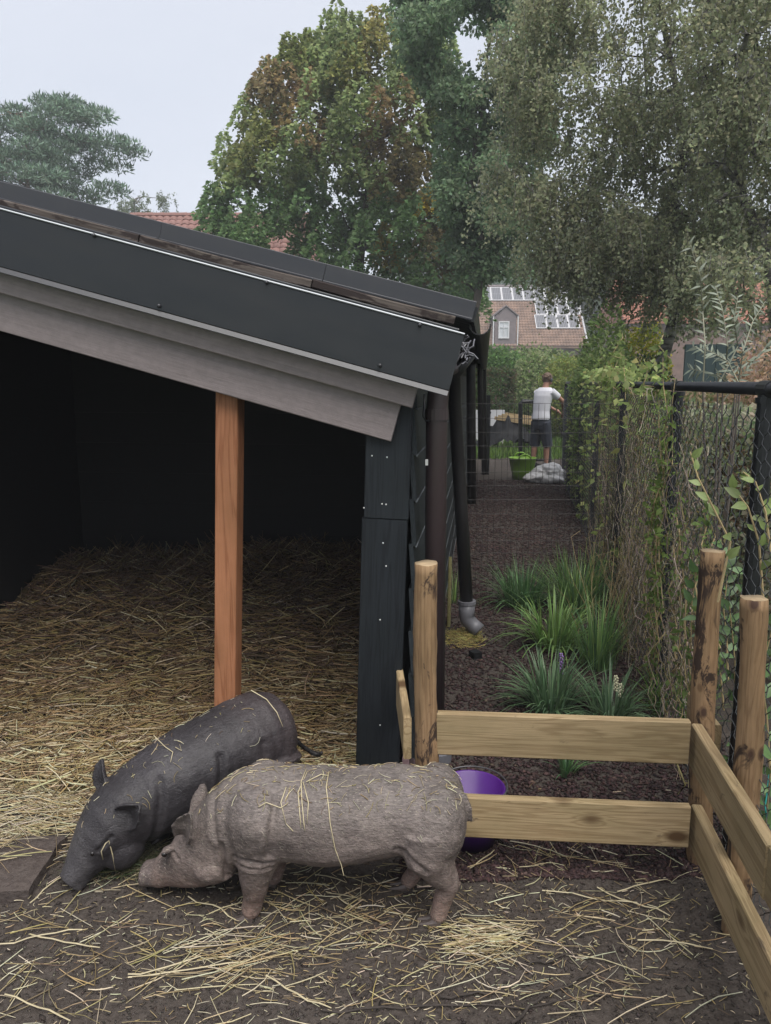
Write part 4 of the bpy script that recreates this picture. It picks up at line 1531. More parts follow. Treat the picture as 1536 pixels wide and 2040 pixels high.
def pale_pig():
    D = 2.15
    kx = 1.0

    def st(u, vt, vb, w, e=2.2, y=0.0, hs=0.84):
        pt, pb = P(u, vt, D), P(u, vb, D)
        x = 0.22 - (pt.x + pb.x) / 2
        zc = (pt.z + pb.z) / 2; h = (pt.z - pb.z) / 2 * hs
        return (x, y, zc, h, h, w * 0.86, e)
    S_ = [st(917, 1578, 1635, 0.045), st(908, 1560, 1675, 0.10), st(890, 1547, 1690, 0.135), st(850, 1532, 1694, 0.158), st(790, 1524, 1700, 0.165, 2.3),
          st(720, 1528, 1718, 0.175, 2.3), st(650, 1530, 1724, 0.182, 2.3), st(590, 1530, 1716, 0.178), st(530, 1526, 1722, 0.165), st(485, 1532, 1730, 0.155),
          st(445, 1550, 1755, 0.140), st(415, 1576, 1780, 0.128, 2.1), st(385, 1612, 1784, 0.108, 2.1), st(358, 1648, 1782, 0.088, 2.1), st(335, 1688, 1776, 0.070, 2.1),
          st(318, 1704, 1776, 0.068, 2.1, hs=0.93), st(309, 1717, 1774, 0.058, 2.2, hs=0.94), st(302, 1727, 1772, 0.050, 2.3, hs=0.94), st(295, 1729, 1773, 0.050, 2.4, hs=0.94), st(288, 1734, 1771, 0.045, 2.6, hs=0.94), st(284, 1733, 1772, 0.049, 2.8, hs=0.94), st(277, 1737, 1770, 0.045, 2.8, hs=0.94)]
    M = Matrix.Rotation(math.pi, 4, 'Z'); M.translation = Vector((0.22, D, 0.0))
    M = Matrix.Translation(Vector((0.22, D, 0))) @ Matrix.Rotation(math.pi - 0.035, 4, 'Z')

    def lx(u, v, d): return 0.22 - P(u, v, d).x
    # local: x fwd (-X), y left (-Y, toward camera is +y)
    legs = []
    xf = lx(510, 1800, 2.05)
    legs.append(([(xf - 0.02, 0.075, 0.30), (xf - 0.008, 0.088, 0.20), (xf + 0.004, 0.088, 0.13), (xf + 0.008, 0.084, 0.075), (xf + 0.020, 0.082, 0.030)], [0.082, 0.066, 0.045, 0.032, 0.031]))
    xf2 = lx(545, 1790, 2.18)
    legs.append(([(xf2 - 0.01, -0.07, 0.28), (xf2, -0.075, 0.18), (xf2, -0.078, 0.11), (xf2, -0.078, 0.06), (xf2 + 0.012, -0.078, 0.025)], [0.075, 0.055, 0.038, 0.030, 0.029]))
    xr = lx(880, 1800, 2.04)
    legs.append(([(xr + 0.035, 0.072, 0.30), (xr + 0.032, 0.090, 0.22), (xr - 0.004, 0.088, 0.165), (xr - 0.024, 0.085, 0.128), (xr - 0.010, 0.082, 0.08), (xr + 0.004, 0.08, 0.026)], [0.10, 0.075, 0.048, 0.033, 0.027, 0.028]))
    xr2 = lx(820, 1780, 2.17)
    legs.append(([(xr2 - 0.03, -0.072, 0.29), (xr2 - 0.025, -0.08, 0.20), (xr2 - 0.035, -0.08, 0.14), (xr2 - 0.040, -0.08, 0.11), (xr2 - 0.014, -0.08, 0.06), (xr2 + 0.010, -0.08, 0.024)], [0.095, 0.062, 0.040, 0.032, 0.027, 0.027]))
    ears = [((lx(348, 1702, 2.025), 0.088, P(348, 1702, 2.025).z), (lx(368, 1646, 1.99), 0.125, P(368, 1646, 1.99).z), (0.35, 0.9, 0.1), 0.036),
            ((lx(385, 1600, 2.2), -0.07, P(352, 1685, 2.2).z), (lx(385, 1590, 2.2), -0.12, P(380, 1592, 2.2).z), (0.6, -0.7, 0.1), 0.040)]
    xs = lx(515, 1650, 2.02)
    blobs = [((lx(512, 1640, 2.03), 0.082, 0.30), (0.105, 0.085, 0.125), 0.3),       # shoulder
             ((lx(512, 1640, 2.03), -0.082, 0.30), (0.105, 0.085, 0.125), 0.3),
             ((lx(870, 1650, 2.03), 0.07, 0.30), (0.095, 0.095, 0.13), -0.2),         # ham
             ((lx(870, 1650, 2.03), -0.07, 0.30), (0.095, 0.095, 0.13), -0.2),
             ((lx(415, 1735, 2.03), 0.055, 0.165), (0.075, 0.07, 0.062), 0.5),        # jowl
             ((lx(415, 1735, 2.03), -0.055, 0.165), (0.075, 0.07, 0.062), 0.5),
             ((lx(660, 1720, 2.1), 0, 0.225), (0.20, 0.12, 0.06), 0.0),               # belly
             ((lx(326, 1708, 2.09), 0.054, P(326, 1708, 2.09).z), (0.021, 0.018, 0.010), 0.6)]  # brow
    eyes = [((lx(321, 1724, 2.09), 0.075, P(321, 1724, 2.09).z), 0.009), ((lx(321, 1724, 2.09), -0.07, P(321, 1724, 2.09).z), 0.009)]
    tl = lambda u, v, y: (0.22 - P(u, v, D).x, y, P(u, v, D).z)
    tail = ([tl(905, 1570, 0.02), tl(922, 1574, 0.04), tl(933, 1592, 0.05), tl(936, 1618, 0.05)], [0.013, 0.011, 0.0095, 0.008])
    xeye, zeye = eyes[0][0][0], eyes[0][0][2]

    def colfn(co):
        x, y, z = co.T
        top = np.clip((z - 0.10) / 0.34, 0, 1)[:, None]
        c = np.array([0.190, 0.147, 0.130]) * (1 - top) + np.array([0.146, 0.130, 0.122]) * top
        leg = np.clip((0.14 - z) / 0.06, 0, 1)[:, None]
        c = c * (1 - leg) + np.array([0.205, 0.145, 0.122]) * leg
        grey = np.clip(fbm(x * 4.5 + y, z * 6 + y * 2, 51, 4) * 1.6 + 0.25, 0, 1)[:, None] * 0.42
        c = c * (1 - grey)
        hd = np.clip((x - 0.62) / 0.15, 0, 1)[:, None]
        c = c * (1 - 0.12 * hd)
        de = np.sqrt((x - xeye) ** 2 + ((z - zeye + 0.012) * 0.8) ** 2)
        dk = (np.exp(-(de / 0.036) ** 2) * (np.abs(y) > 0.03))[:, None]
        c = c * (1 - 0.72 * dk)
        sn = np.clip((x - 0.925) / 0.02, 0, 1)[:, None]
        return c * (1 - sn) + np.array([0.085, 0.068, 0.064]) * sn
    return build_pig('pig', 'pale grey bristly pig with straw on its back nosing the earth', M, 1.0, S_, legs, ears, blobs, eyes, tail, M_pigpale, colfn, 0.0055,
                     (26000, 0.0095, [(0.05, 0.042, 0.038), (0.30, 0.26, 0.22), (0.19, 0.16, 0.14), (0.09, 0.075, 0.068)]),
                     [(lx(a, b, 2.03), P(a, b, 2.03).z, lx(c, d, 2.03), P(c, d, 2.03).z, w_, k_) for a, b, c, d, w_, k_ in
                      ((548, 1610, 540, 1700, 0.009, 0.009), (441, 1690, 448, 1765, 0.007, 0.011), (470, 1712, 545, 1715, 0.006, 0.007), (472, 1726, 540, 1728, 0.005, 0.005),
                       (795, 1690, 850, 1722, 0.008, 0.007), (405, 1600, 430, 1680, 0.009, 0.005), (300, 1728, 312, 1765, 0.004, 0.004), (330, 1735, 345, 1742, 0.005, 0.006))])


def dark_pig():
    # heading towards the camera's left
    A = Vector((-0.335, 2.78, 0)); Bv = Vector((-0.97, 2.24, 0))
    hd = (Bv - A); L = hd.length; hd.normalize()
    ang = math.atan2(hd.y, hd.x)
    A = Vector((-0.375, 2.735, 0))
    M = Matrix.Translation(A) @ Matrix.Rotation(ang, 4, 'Z') @ Matrix.Diagonal((0.95, 1, 1, 1))
    #      x      y     z     top   bot   w     e
    S_ = [(0.000, 0, 0.315, 0.05, 0.06, 0.05, 2.2), (0.018, 0, 0.315, 0.10, 0.12, 0.10, 2.2), (0.06, 0, 0.315, 0.145, 0.145, 0.135, 2.2), (0.13, 0, 0.315, 0.162, 0.15, 0.155, 2.2),
          (0.22, 0, 0.305, 0.160, 0.155, 0.160, 2.2), (0.32, 0, 0.29, 0.150, 0.155, 0.162, 2.2), (0.42, 0, 0.275, 0.145, 0.15, 0.155, 2.2), (0.50, 0, 0.262, 0.135, 0.150, 0.148, 2.2),
          (0.57, 0, 0.240, 0.126, 0.145, 0.135, 2.2), (0.63, 0, 0.225, 0.115, 0.130, 0.124, 2.2), (0.68, 0, 0.205, 0.108, 0.120, 0.116, 2.2), (0.725, 0, 0.178, 0.100, 0.104, 0.106, 2.2),
          (0.768, 0, 0.142, 0.084, 0.086, 0.090, 2.2), (0.803, 0, 0.104, 0.064, 0.066, 0.068, 2.2), (0.83, 0, 0.072, 0.050, 0.050, 0.052, 2.3), (0.85, 0, 0.047, 0.043, 0.041, 0.044, 2.5), (0.863, 0, 0.032, 0.039, 0.037, 0.041, 2.7)]
    legs = []
    for y in (0.08, -0.08):
        legs.append(([(0.47, y * 0.9, 0.24), (0.48, y, 0.16), (0.485, y, 0.10), (0.487, y, 0.055), (0.50, y, 0.022)], [0.075, 0.055, 0.04, 0.032, 0.031]))
        legs.append(([(0.10, y, 0.27), (0.11, y * 1.05, 0.18), (0.07, y, 0.12), (0.08, y, 0.07), (0.10, y, 0.022)], [0.095, 0.065, 0.036, 0.03, 0.029]))
    ears = [((0.715, 0.085, 0.225), (0.680, 0.155, 0.300), (0.75, 0.60, 0.1), 0.046),
            ((0.715, -0.070, 0.260), (0.700, -0.105, 0.365), (0.75, 0.15, 0.1), 0.036)]
    blobs = [((0.47, 0.075, 0.25), (0.095, 0.075, 0.12), 0.3), ((0.47, -0.075, 0.25), (0.095, 0.075, 0.12), 0.3),
             ((0.12, 0.06, 0.28), (0.10, 0.095, 0.14), -0.2), ((0.12, -0.06, 0.28), (0.10, 0.095, 0.14), -0.2),
             ((0.70, 0.055, 0.12), (0.075, 0.06, 0.065), 0.6), ((0.70, -0.055, 0.12), (0.075, 0.06, 0.065), 0.6),
             ((0.76, 0.045, 0.178), (0.025, 0.02, 0.014), 0.8), ((0.76, -0.045, 0.178), (0.025, 0.02, 0.014), 0.8)]
    eyes = [((0.80, 0.062, 0.150), 0.008), ((0.80, -0.062, 0.150), 0.008)]
    Mi = M.inverted()
    tl = lambda u, v, D: Mi @ P(u, v, D)
    tail = ([tl(560, 1455, 2.72), tl(585, 1472, 2.74), tl(605, 1488, 2.76), tl(622, 1500, 2.77), tl(636, 1504, 2.77), tl(641, 1498, 2.76)], [0.016, 0.0135, 0.012, 0.010, 0.009, 0.008])

    def colfn(co):
        x, y, z = co.T
        c = np.tile(np.array([0.040, 0.037, 0.041]), (len(co), 1))
        br = np.clip(0.35 - x, 0, 0.35)[:, None] / 0.35
        c = c * (1 + np.array([0.16, 0.0, -0.06]) * br)
        dk = np.clip(0.5 + fbm(x * 5 + y, z * 5 - y, 61, 3) * 1.2, 0, 1)[:, None]
        c = c * (0.72 + 0.5 * dk)
        hd_ = np.clip((x - 0.60) / 0.1, 0, 1)[:, None]
        c = c * (1 - 0.28 * hd_)
        sn = np.clip((x - 0.80) / 0.03, 0, 1)[:, None]
        c = c * (1 - sn) + np.array([0.058, 0.055, 0.058]) * sn
        tl_ = (x < -0.005)[:, None]
        return np.where(tl_, np.array([0.012, 0.011, 0.012]), c)
    return build_pig('pig', 'dark slate grey pig with bowed head, behind the pale pig', M, 0.15, S_, legs, ears, blobs, eyes, tail, M_pigdark, colfn, 0.0055,
                     (9000, 0.0085, [(0.010, 0.009, 0.010), (0.085, 0.08, 0.085), (0.03, 0.028, 0.03)]), [(0.37, 0.36, 0.40, 0.16, 0.011, 0.010), (0.58, 0.33, 0.62, 0.12, 0.012, 0.008), (0.20, 0.36, 0.21, 0.16, 0.014, 0.006), (0.75, 0.20, 0.79, 0.16, 0.006, 0.006)])


pale, pale_me = pale_pig()
dark, dark_me = dark_pig()


def back_straw(name, root, me, n, sel, lmax, g, pcol, lab, hay=()):
    M = WM[root.name]
    nv = len(me.vertices)
    co = np.empty(nv * 3, np.float32); me.vertices.foreach_get('co', co); co = co.reshape(-1, 3)
    no = np.empty(nv * 3, np.float32); me.vertex_normals.foreach_get('vector', no); no = no.reshape(-1, 3)
    idx = np.nonzero(sel(co, no))[0]
    idx = g.choice(idx, n)
    R3 = np.array(M.to_3x3()); T3 = np.array(M.to_translation())
    p = co[idx] @ R3.T + T3; q = no[idx] @ R3.T
    ln = 0.010 + (lmax - 0.01) * g.random(n) ** 2.5
    t1 = np.cross(q, rdir(n, g)); t1 /= np.linalg.norm(t1, axis=1, keepdims=True) + 1e-6
    s = np.cross(q, t1)
    w = g.uniform(0.0010, 0.0024, n)[:, None]
    V, Fc = [], []
    K = 4
    tt = np.linspace(-0.5, 0.5, K)
    bend = g.normal(size=(n, 1)) * 0.25
    rings = []
    for k in range(K):
        c = p + t1 * (tt[k] * ln[:, None]) + s * (bend * ln[:, None] * (0.25 - tt[k] ** 2) * 2) + q * (0.003 - 0.9 * (tt[k] * ln[:, None]) ** 2 / 0.16)
        for (a, b) in ((1, 0), (-0.5, 0.8), (-0.5, -0.8)):
            rings.append(c + (q * a + s * b) * w * 0.6)
    V = np.stack(rings, 1).reshape(-1, 3)
    i = np.arange(n)[:, None, None, None] * (K * 3); kk = np.arange(K - 1)[None, :, None, None] * 3
    Fc = (i + kk + np.array([[0, 1, 4, 3], [1, 2, 5, 4], [2, 0, 3, 5]])[None, None]).reshape(-1, 4)
    o = np_mesh(name, V, Fc, M_straw, None, None, np.repeat(strawcol(n, g, pcol), K * 3, axis=0))
    return tag(o, kind='stuff')


gs = np.random.default_rng(99)
back_straw('straw_bits', pale, pale_me, 330, lambda c, n_: (n_[:, 2] > 0.40 + 0.35 * rng.random(len(c))) & (c[:, 2] > 0.28) & (c[:, 0] < 0.78), 0.06, gs, (0.2, 0.3, 0.1, 0.3, 0.05, 0.05), '')
back_straw('straw_bits', dark, dark_me, 80, lambda c, n_: (n_[:, 2] > 0.35) & (c[:, 2] > 0.22) & (c[:, 0] > 0.18), 0.06, gs, (0.2, 0.3, 0.1, 0.3, 0.05, 0.05), '')


def draped(name, pts_uv, depthfn, r, label, group):
    """stalks of straw lying over a pig, given as pixel chains on the flank surface"""
    mb = MB()
    for ch in pts_uv:
        pts = [depthfn(u, v) for u, v in ch]
        mb.tube(pts, [r] * (len(pts) - 1) + [r * 0.5], 5)
    o = mb.build(name, M_strawpale, smooth=True)
    return tag(o, label, 'straw', group)


dg = bpy.context.evaluated_depsgraph_get()




def caster(root, me):
    M = WM[root.name]
    vs_ = [M @ v.co for v in me.vertices]
    fs_ = [tuple(p.vertices) for p in me.polygons]
    return BVHTree.FromPolygons(vs_, fs_)


BV = {'pale': caster(pale, pale_me), 'dark': caster(dark, dark_me)}


def surf(which, D):
    def f(u, v):
        r = ray(u, v).normalized()
        h = BV[which].ray_cast(Vector((0, 0, H)), r)
        if h[0] is None: return P(u, v, D)
        return h[0] + h[1] * 0.0045
    return f


draped('hay_strand', [[(610, 1535), (600, 1560), (602, 1600), (606, 1640), (608, 1655)], [(612, 1540), (594, 1580), (598, 1625), (600, 1650)], [(604, 1560), (615, 1600), (612, 1640)],
                      [(655, 1540), (650, 1570), (655, 1610), (658, 1640), (668, 1690), (680, 1720), (685, 1745)], [(570, 1570), (560, 1600), (570, 1640)], [(515, 1608), (530, 1600), (560, 1610), (575, 1600)],
                      [(610, 1560), (640, 1545), (655, 1548)], [(585, 1655), (570, 1640)]],
       surf('pale', 2.0), 0.0016, 'strands of hay draped over the flank of the pale pig', None)
draped('hay_strand', [[(500, 1375), (530, 1395), (550, 1420), (562, 1448)]], surf('dark', 2.6), 0.0019, 'single long straw lying across the rump of the dark pig', None)
draped('hay_strand', [[(306, 1465), (330, 1490), (345, 1500), (340, 1520)], [(350, 1490), (362, 1497), (358, 1485)]], surf('dark', 2.4), 0.0015, 'bent straw lying on the shoulders of the dark pig', None)
draped('hay_strand', [[(205, 1710), (203, 1695), (212, 1680), (218, 1675), (224, 1700), (230, 1732)]], surf('dark', 2.2), 0.0018, 'forked straw hanging on the cheek of the dark pig', None)


def hay_under_snout():
    g = np.random.default_rng(12)
    n = 420
    c = G(245, 1755)
    d = np.clip(g.normal(size=(n, 2)), -2, 2) * np.array([0.09, 0.04])
    x, y = c.x + d[:, 0], c.y + d[:, 1] + 0.06
    z = soil_h(x, y) + 0.004 + g.random(n) * 0.025
    col = jitcol(np.array([[0.05, 0.07, 0.03], [0.09, 0.10, 0.05], [0.14, 0.13, 0.07], [0.06, 0.06, 0.04]])[g.integers(0, 4, n)], n, 0.25, g)
    o = straws('green_hay', np.stack([x, y, z], -1), g.uniform(0, 6.28, n), g.uniform(0.04, 0.13, n), g.normal(0, 0.25, n), g.uniform(0.0015, 0.003, n), col, M_straw, None, 0.25, g)
    tag(o, kind='stuff')


hay_under_snout()


M_twig = plain('dark_twig', (0.030, 0.023, 0.019), 0.85, 0, 0.4, 30)


def twigs():
    for i, (ch, r) in enumerate(((((1020, 2035), (1060, 1995), (1105, 1970), (1145, 1950), (1178, 1935)), 0.0045), (((880, 1995), (950, 1975), (985, 1968)), 0.004),
                                 (((640, 2020), (800, 2010), (960, 2005), (1120, 1990), (1230, 1975)), 0.0035), (((1050, 1915), (1100, 1912), (1150, 1898)), 0.0035))):
        mb = MB()
        pts = [G(u, v, 0.012) for u, v in ch]
        fine = []
        for k in range(len(pts) - 1):
            for q in range(4): fine.append(pts[k].lerp(pts[k + 1], q / 4) + Vector((random.uniform(-1, 1), random.uniform(-1, 1), 0)) * 0.005)
        pts = fine + [pts[-1]]
        for p in pts: p.z = float(soil_h(p.x, p.y)) + 0.008
        mb.tube(pts, [r * (1 - 0.5 * k / len(pts)) for k in range(len(pts))], 6, jit=0.1)
        lab = ('dark bent twig reaching the bottom edge of the yard', 'short dark twig on the earth left of the bent twig', 'long thin brown twig along the foot of the yard', 'short twig below the straw patch behind the hoof')[i]
        tag(mb.build('twig', M_twig, smooth=True), lab, 'twig', 'dark twigs on the yard')


twigs()

# ------------------------------------------------------------------ chain link fence
FLEN = 10.6
chain = thing('chain_link_fence', FS(0, 0), 'tall black chain link fence overgrown with vines along the path', 'fence')


def build_chain():
    posts = [-1.0, 0.0, 1.37, 3.3, 5.25, 7.15, 9.1, FLEN]
    for s in posts:
        mb = MB()
        r = 0.028
        mb.tube([FS(s, -0.05), FS(s, 1.56)], r, 12)
        mb.tube([FS(s, 1.535), FS(s, 1.552)], r + 0.006, 12)
        for z in (0.35, 0.8, 1.2):
            mb.tube([FS(s, z), FS(s, z + 0.006)], r + 0.0035, 10)
        mb.build('fence_post', M_blackpost, chain, smooth=False)
    mb = MB(); mb.tube([FS(-1.3, 1.578), FS(FLEN, 1.578)], 0.021, 12); mb.build('top_rail', M_blackpost, chain, smooth=True)
    for s in posts[:4]:
        mb = MB(); mb.tube([FS(s - 0.05, 1.578), FS(s + 0.05, 1.578)], 0.0255, 12); mb.build('rail_collar', M_blackpost, chain)
    # woven mesh
    h, dz = 0.044, 0.040
    nz = int(1.5 / dz); nw = int((FLEN + 1.3) / h)
    k = np.arange(nw)[:, None]; j = np.arange(nz * 2 + 1)[None, :]
    ph = (j / 2.0 + k) % 2
    tri = np.where(ph <= 1, ph, 2 - ph)
    tri = np.where(j % 2 == 1, tri, tri)
    s = -1.3 + k * h + tri * h
    z = 0.04 + j * dz / 2 + 0 * k
    off = np.where(j % 2 == 1, np.where((j // 2 + k) % 2 == 0, -0.010, 0.006), 0.0) - 0.034
    P0 = np.array(FO)[None, None] + np.array(FD)[None, None] * s[..., None] + np.array(FN)[None, None] * off[..., None]
    P0[..., 2] = z
    r = 0.0017
    a = P0[:, :-1].reshape(-1, 3); b = P0[:, 1:].reshape(-1, 3)
    d = b - a; d /= np.linalg.norm(d, axis=1, keepdims=True)
    x = np.cross(d, np.array(FN)); x /= np.linalg.norm(x, axis=1, keepdims=True)
    y = np.cross(d, x)
    ang = np.array([0, 2.094, 4.189])
    ringo = x[:, None] * np.cos(ang)[None, :, None] * r + y[:, None] * np.sin(ang)[None, :, None] * r
    V = np.concatenate([a[:, None] - d[:, None] * 0.0008 + ringo, b[:, None] + d[:, None] * 0.0008 + ringo], 1).reshape(-1, 3)
    n = len(a)
    Fc = (np.arange(n)[:, None, None] * 6 + np.array([[0, 1, 4, 3], [1, 2, 5, 4], [2, 0, 3, 5]])[None]).reshape(-1, 4)
    tag(np_mesh('wire_mesh', V, Fc, M_meshwire, chain), kind='stuff')
    # tension wires
    for z in (0.06, 0.8):
        mb = MB(); mb.tube([FS(-1.3, z, -0.03), FS(FLEN, z, -0.03)], 0.002, 5); mb.build('tension_wire', M_meshwire, chain)


build_chain()


def wire_panel():
    D = 5.6
    xl, xr = wall_x(D) + 0.06, fence_x(D) - 0.05
    t = thing('wire_mesh_fence', ((xl + xr) / 2, D, 0), 'low welded wire mesh fence across the mulch path', 'fence')
    mb = MB()
    zt = 1.44
    n = int((xr - xl) / 0.042)
    for i in range(n + 1):
        x = xl + (xr - xl) * i / n
        w = 0.006 * math.sin(i * 1.7)
        mb.tube([(x, D, 0), (x + w, D + 0.004, 0.7), (x, D, zt)], 0.0015, 4)
    tag(mb.build('upright_wire', M_rust, t), kind='stuff')
    z = zt
    while z > 0.05:
        mb = MB(); w = 0.012 * math.sin(z * 9)
        mb.tube([(xl, D - 0.003, z), ((xl + xr) / 2, D - 0.003, z + w), (xr, D - 0.003, z)], 0.0016, 4)
        mb.build('cross_wire', M_rust, t)
        z -= 0.1


wire_panel()

# ------------------------------------------------------------------ gate in the background
def gate():
    p0 = G(969, 945); D = p0.y
    t = thing('garden_gate', p0, 'black metal garden gate standing open at the end of the path', 'gate')
    mb = MB(); a = P(969, 948, D); b = P(969, 790, D)
    mb.box(((a + b) / 2), (0.10, 0.10, (b - a).length + 0.05)); mb.build('gate_post', M_blackpost, t)
    for v in (822, 850):
        mb = MB(); mb.box(P(974, v, D), (0.07, 0.05, 0.03)); mb.build('hinge', M_blackpost, t)
    D2 = D + 1.35
    a = P(1037, 930, D2); b = P(1037, 800, D2); c = P(1094, 800, D2); d = P(1094, 930, D2)
    b.z = c.z; a.z = d.z = 0.03
    mb = MB(); mb.tube([a, b - Vector((0, 0, 0.04)), b + Vector((0.03, 0, 0)), c, d], 0.042, 8); mb.tube([a + Vector((0, 0, 0.08)), d + Vector((0, 0, 0.08))], 0.02, 8)
    mb.build('gate_frame', M_blackpost, t)
    for i in range(1, 7):
        mb = MB(); f = i / 7
        mb.tube([a.lerp(d, f) + Vector((0, 0, 0.08)), b.lerp(c, f)], 0.006, 5); mb.build('bar', M_blackpost, t)
    mb = MB(); q = P(1091, 925, D2 - 0.2); q2 = P(1091, 793, D2 - 0.2); q.z = -0.02
    mb.tube([q, q2], 0.055, 10); mb.build('gate_post', M_blackpost, t)


gate()

# ------------------------------------------------------------------ man
def man():
    D = 14.45
    px = P(1077, 900, D).x
    o = Vector((px, D, 0))
    M = Matrix.Translation(o)
    t = thing('person', o, 'person in white t-shirt and navy shorts working at the overgrown fence', 'person')
    f = Vector((0.80, 0.60, 0)); lt = Vector((-0.60, 0.80, 0))   # facing, left
    Z = Vector((0, 0, 1))

    def pt(fw, l, z): return f * fw + lt * l + Z * z
    def rg(fw, l, z, rf, rl, n=18): return [pt(fw, l, z) + f * (math.cos(a) * rf) + lt * (math.sin(a) * rl) for a in np.linspace(0, 2 * math.pi, n + 1)[:-1]]
    torso = [(-0.02, 0.86, 0.105, 0.15), (-0.03, 0.96, 0.115, 0.168), (-0.02, 1.06, 0.105, 0.15), (0.0, 1.20, 0.115, 0.162), (0.03, 1.34, 0.122, 0.182), (0.05, 1.43, 0.105, 0.175), (0.07, 1.49, 0.07, 0.10)]
    mb = MB()
    mb.loft([rg(a, 0, z, b, c) for a, z, b, c in torso])
    mb.tube([pt(0.065, 0, 1.45), pt(0.10, 0, 1.58)], [0.062, 0.055], 12)
    hc = pt(0.135, 0, 1.635)
    mb.ell(hc, (0.092, 0.078, 0.115), Matrix.Rotation(math.atan2(0.6, 0.8), 3, 'Z'))
    mb.ell(hc + f * 0.03 - Z * 0.055, (0.06, 0.055, 0.06))
    mb.tube([hc + f * 0.09 + Z * 0.005, hc + f * 0.115 - Z * 0.03], [0.008, 0.016], 8)
    for s in (-1, 1): mb.ell(hc + lt * (s * 0.08) - f * 0.005 - Z * 0.01, (0.022, 0.014, 0.032))
    hands = []
    for s, el, wr in ((-1, pt(0.26, -0.27, 1.24), pt(0.42, -0.16, 1.03)), (1, pt(0.22, 0.22, 1.20), pt(0.47, 0.08, 1.06))):
        sh = pt(0.045, s * 0.185, 1.41)
        mb.tube([sh, sh.lerp(el, 0.5), el, el.lerp(wr, 0.5), wr], [0.055, 0.048, 0.040, 0.036, 0.026], 12)
        dr = (wr - el).normalized()
        pc = wr + dr * 0.05
        mb.ell(pc, (0.032, 0.032, 0.04))
        sd_ = dr.cross(Z).normalized(); pn = sd_.cross(dr)
        for k in range(4):
            b0 = pc + dr * 0.03 + sd_ * ((k - 1.5) * 0.019)
            l_ = (0.032, 0.038, 0.035, 0.027)[k]
            mb.tube([b0, b0 + dr * l_, b0 + dr * (l_ + 0.012) - pn * 0.022, b0 + dr * (l_ - 0.005) - pn * 0.042], [0.0095, 0.009, 0.0085, 0.0075], 7)
        tb = pc + sd_ * (-s * -0.03)
        mb.tube([tb, tb + dr * 0.03 - pn * 0.01 + sd_ * (s * 0.012), tb + dr * 0.052 - pn * 0.028], [0.012, 0.010, 0.008], 7)
    for s, fw in ((-1, 0.06), (1, -0.06)):
        hip = pt(-0.02, s * 0.09, 0.90); kn = pt(fw * 0.8 + 0.02, s * 0.105, 0.48); an = pt(fw - 0.02, s * 0.11, 0.08)
        mb.tube([hip, hip.lerp(kn, 0.5), kn, kn.lerp(an, 0.35) - f * 0.02, an], [0.092, 0.075, 0.056, 0.058, 0.037], 14)
        mb.tube([an, an + f * 0.08 - Z * 0.045], [0.036, 0.03], 10)
    me = remesh(mb, 0.008, 3, 'body'); me.materials.append(M_skin)
    me.polygons.foreach_set('use_smooth', [True] * len(me.polygons))
    link(bpy.data.objects.new('body', me), t, M)
    # shirt
    mb = MB()
    mb.loft([rg(a, 0, z, b + 0.022, c + 0.022) for a, z, b, c in ((-0.035, 0.90, 0.118, 0.168),) + tuple(torso[1:])])
    for s, el in ((-1, pt(0.26, -0.27, 1.24)), (1, pt(0.22, 0.22, 1.20))):
        sh = pt(0.045, s * 0.165, 1.42)
        mb.tube([sh, sh.lerp(el, 0.35), sh.lerp(el, 0.62)], [0.075, 0.074, 0.068], 12)
    me = remesh(mb, 0.010, 4, 'tshirt'); me.materials.append(M_shirt)
    me.polygons.foreach_set('use_smooth', [True] * len(me.polygons))
    link(bpy.data.objects.new('tshirt', me), t, M)
    mb = MB()
    mb.loft([rg(a, 0, z, b, c) for a, z, b, c in ((-0.02, 0.93, 0.132, 0.182), (-0.02, 0.80, 0.14, 0.19), (-0.02, 0.72, 0.12, 0.18))])
    for s, fw in ((-1, 0.06), (1, -0.06)):
        hip = pt(-0.02, s * 0.095, 0.86); kn = pt(fw * 0.85 + 0.01, s * 0.115, 0.40)
        mb.tube([hip, hip.lerp(kn, 0.5), kn], [0.115, 0.105, 0.098], 14)
    me = remesh(mb, 0.010, 4, 'shorts'); me.materials.append(M_shorts)
    me.polygons.foreach_set('use_smooth', [True] * len(me.polygons))
    link(bpy.data.objects.new('shorts', me), t, M)
    mb = MB(); mb.ell(hc - f * 0.018 + Z * 0.028, (0.098, 0.092, 0.105), Matrix.Rotation(math.atan2(0.6, 0.8), 3, 'Z'))
    for i in range(24):
        d = Vector(rdir(1)[0]); d.z = abs(d.z) * 0.8 + 0.1
        mb.ell(hc - f * 0.025 + Z * 0.03 + d * 0.085, (0.026, 0.026, 0.02), None, 8, 5)
    mb.build('hair', M_hair, t, M, True)
    mb = MB()
    for s in (-1, 1):
        mb.ell(hc + lt * (s * 0.094) - f * 0.01 - Z * 0.012, (0.032, 0.022, 0.04), Matrix.Rotation(math.atan2(0.6, 0.8), 3, 'Z'))
    mb.build('ear_muff', M_shoe, t, M, True)
    for s, fw in ((-1, 0.06), (1, -0.06)):
        an = pt(fw - 0.02, s * 0.11, 0.0)
        mb = MB()
        mb.loft([[an + f * x + lt * (math.cos(a) * w) + Z * (0.0 + h * (0.5 + 0.5 * math.sin(a))) for a in np.linspace(0, 2 * math.pi, 13)[:-1]] for x, w, h in ((-0.08, 0.03, 0.08), (-0.05, 0.042, 0.10), (0.03, 0.046, 0.10), (0.12, 0.05, 0.07), (0.18, 0.035, 0.045))])
        mb.build('shoe', M_shoe, t, M, True)


man()


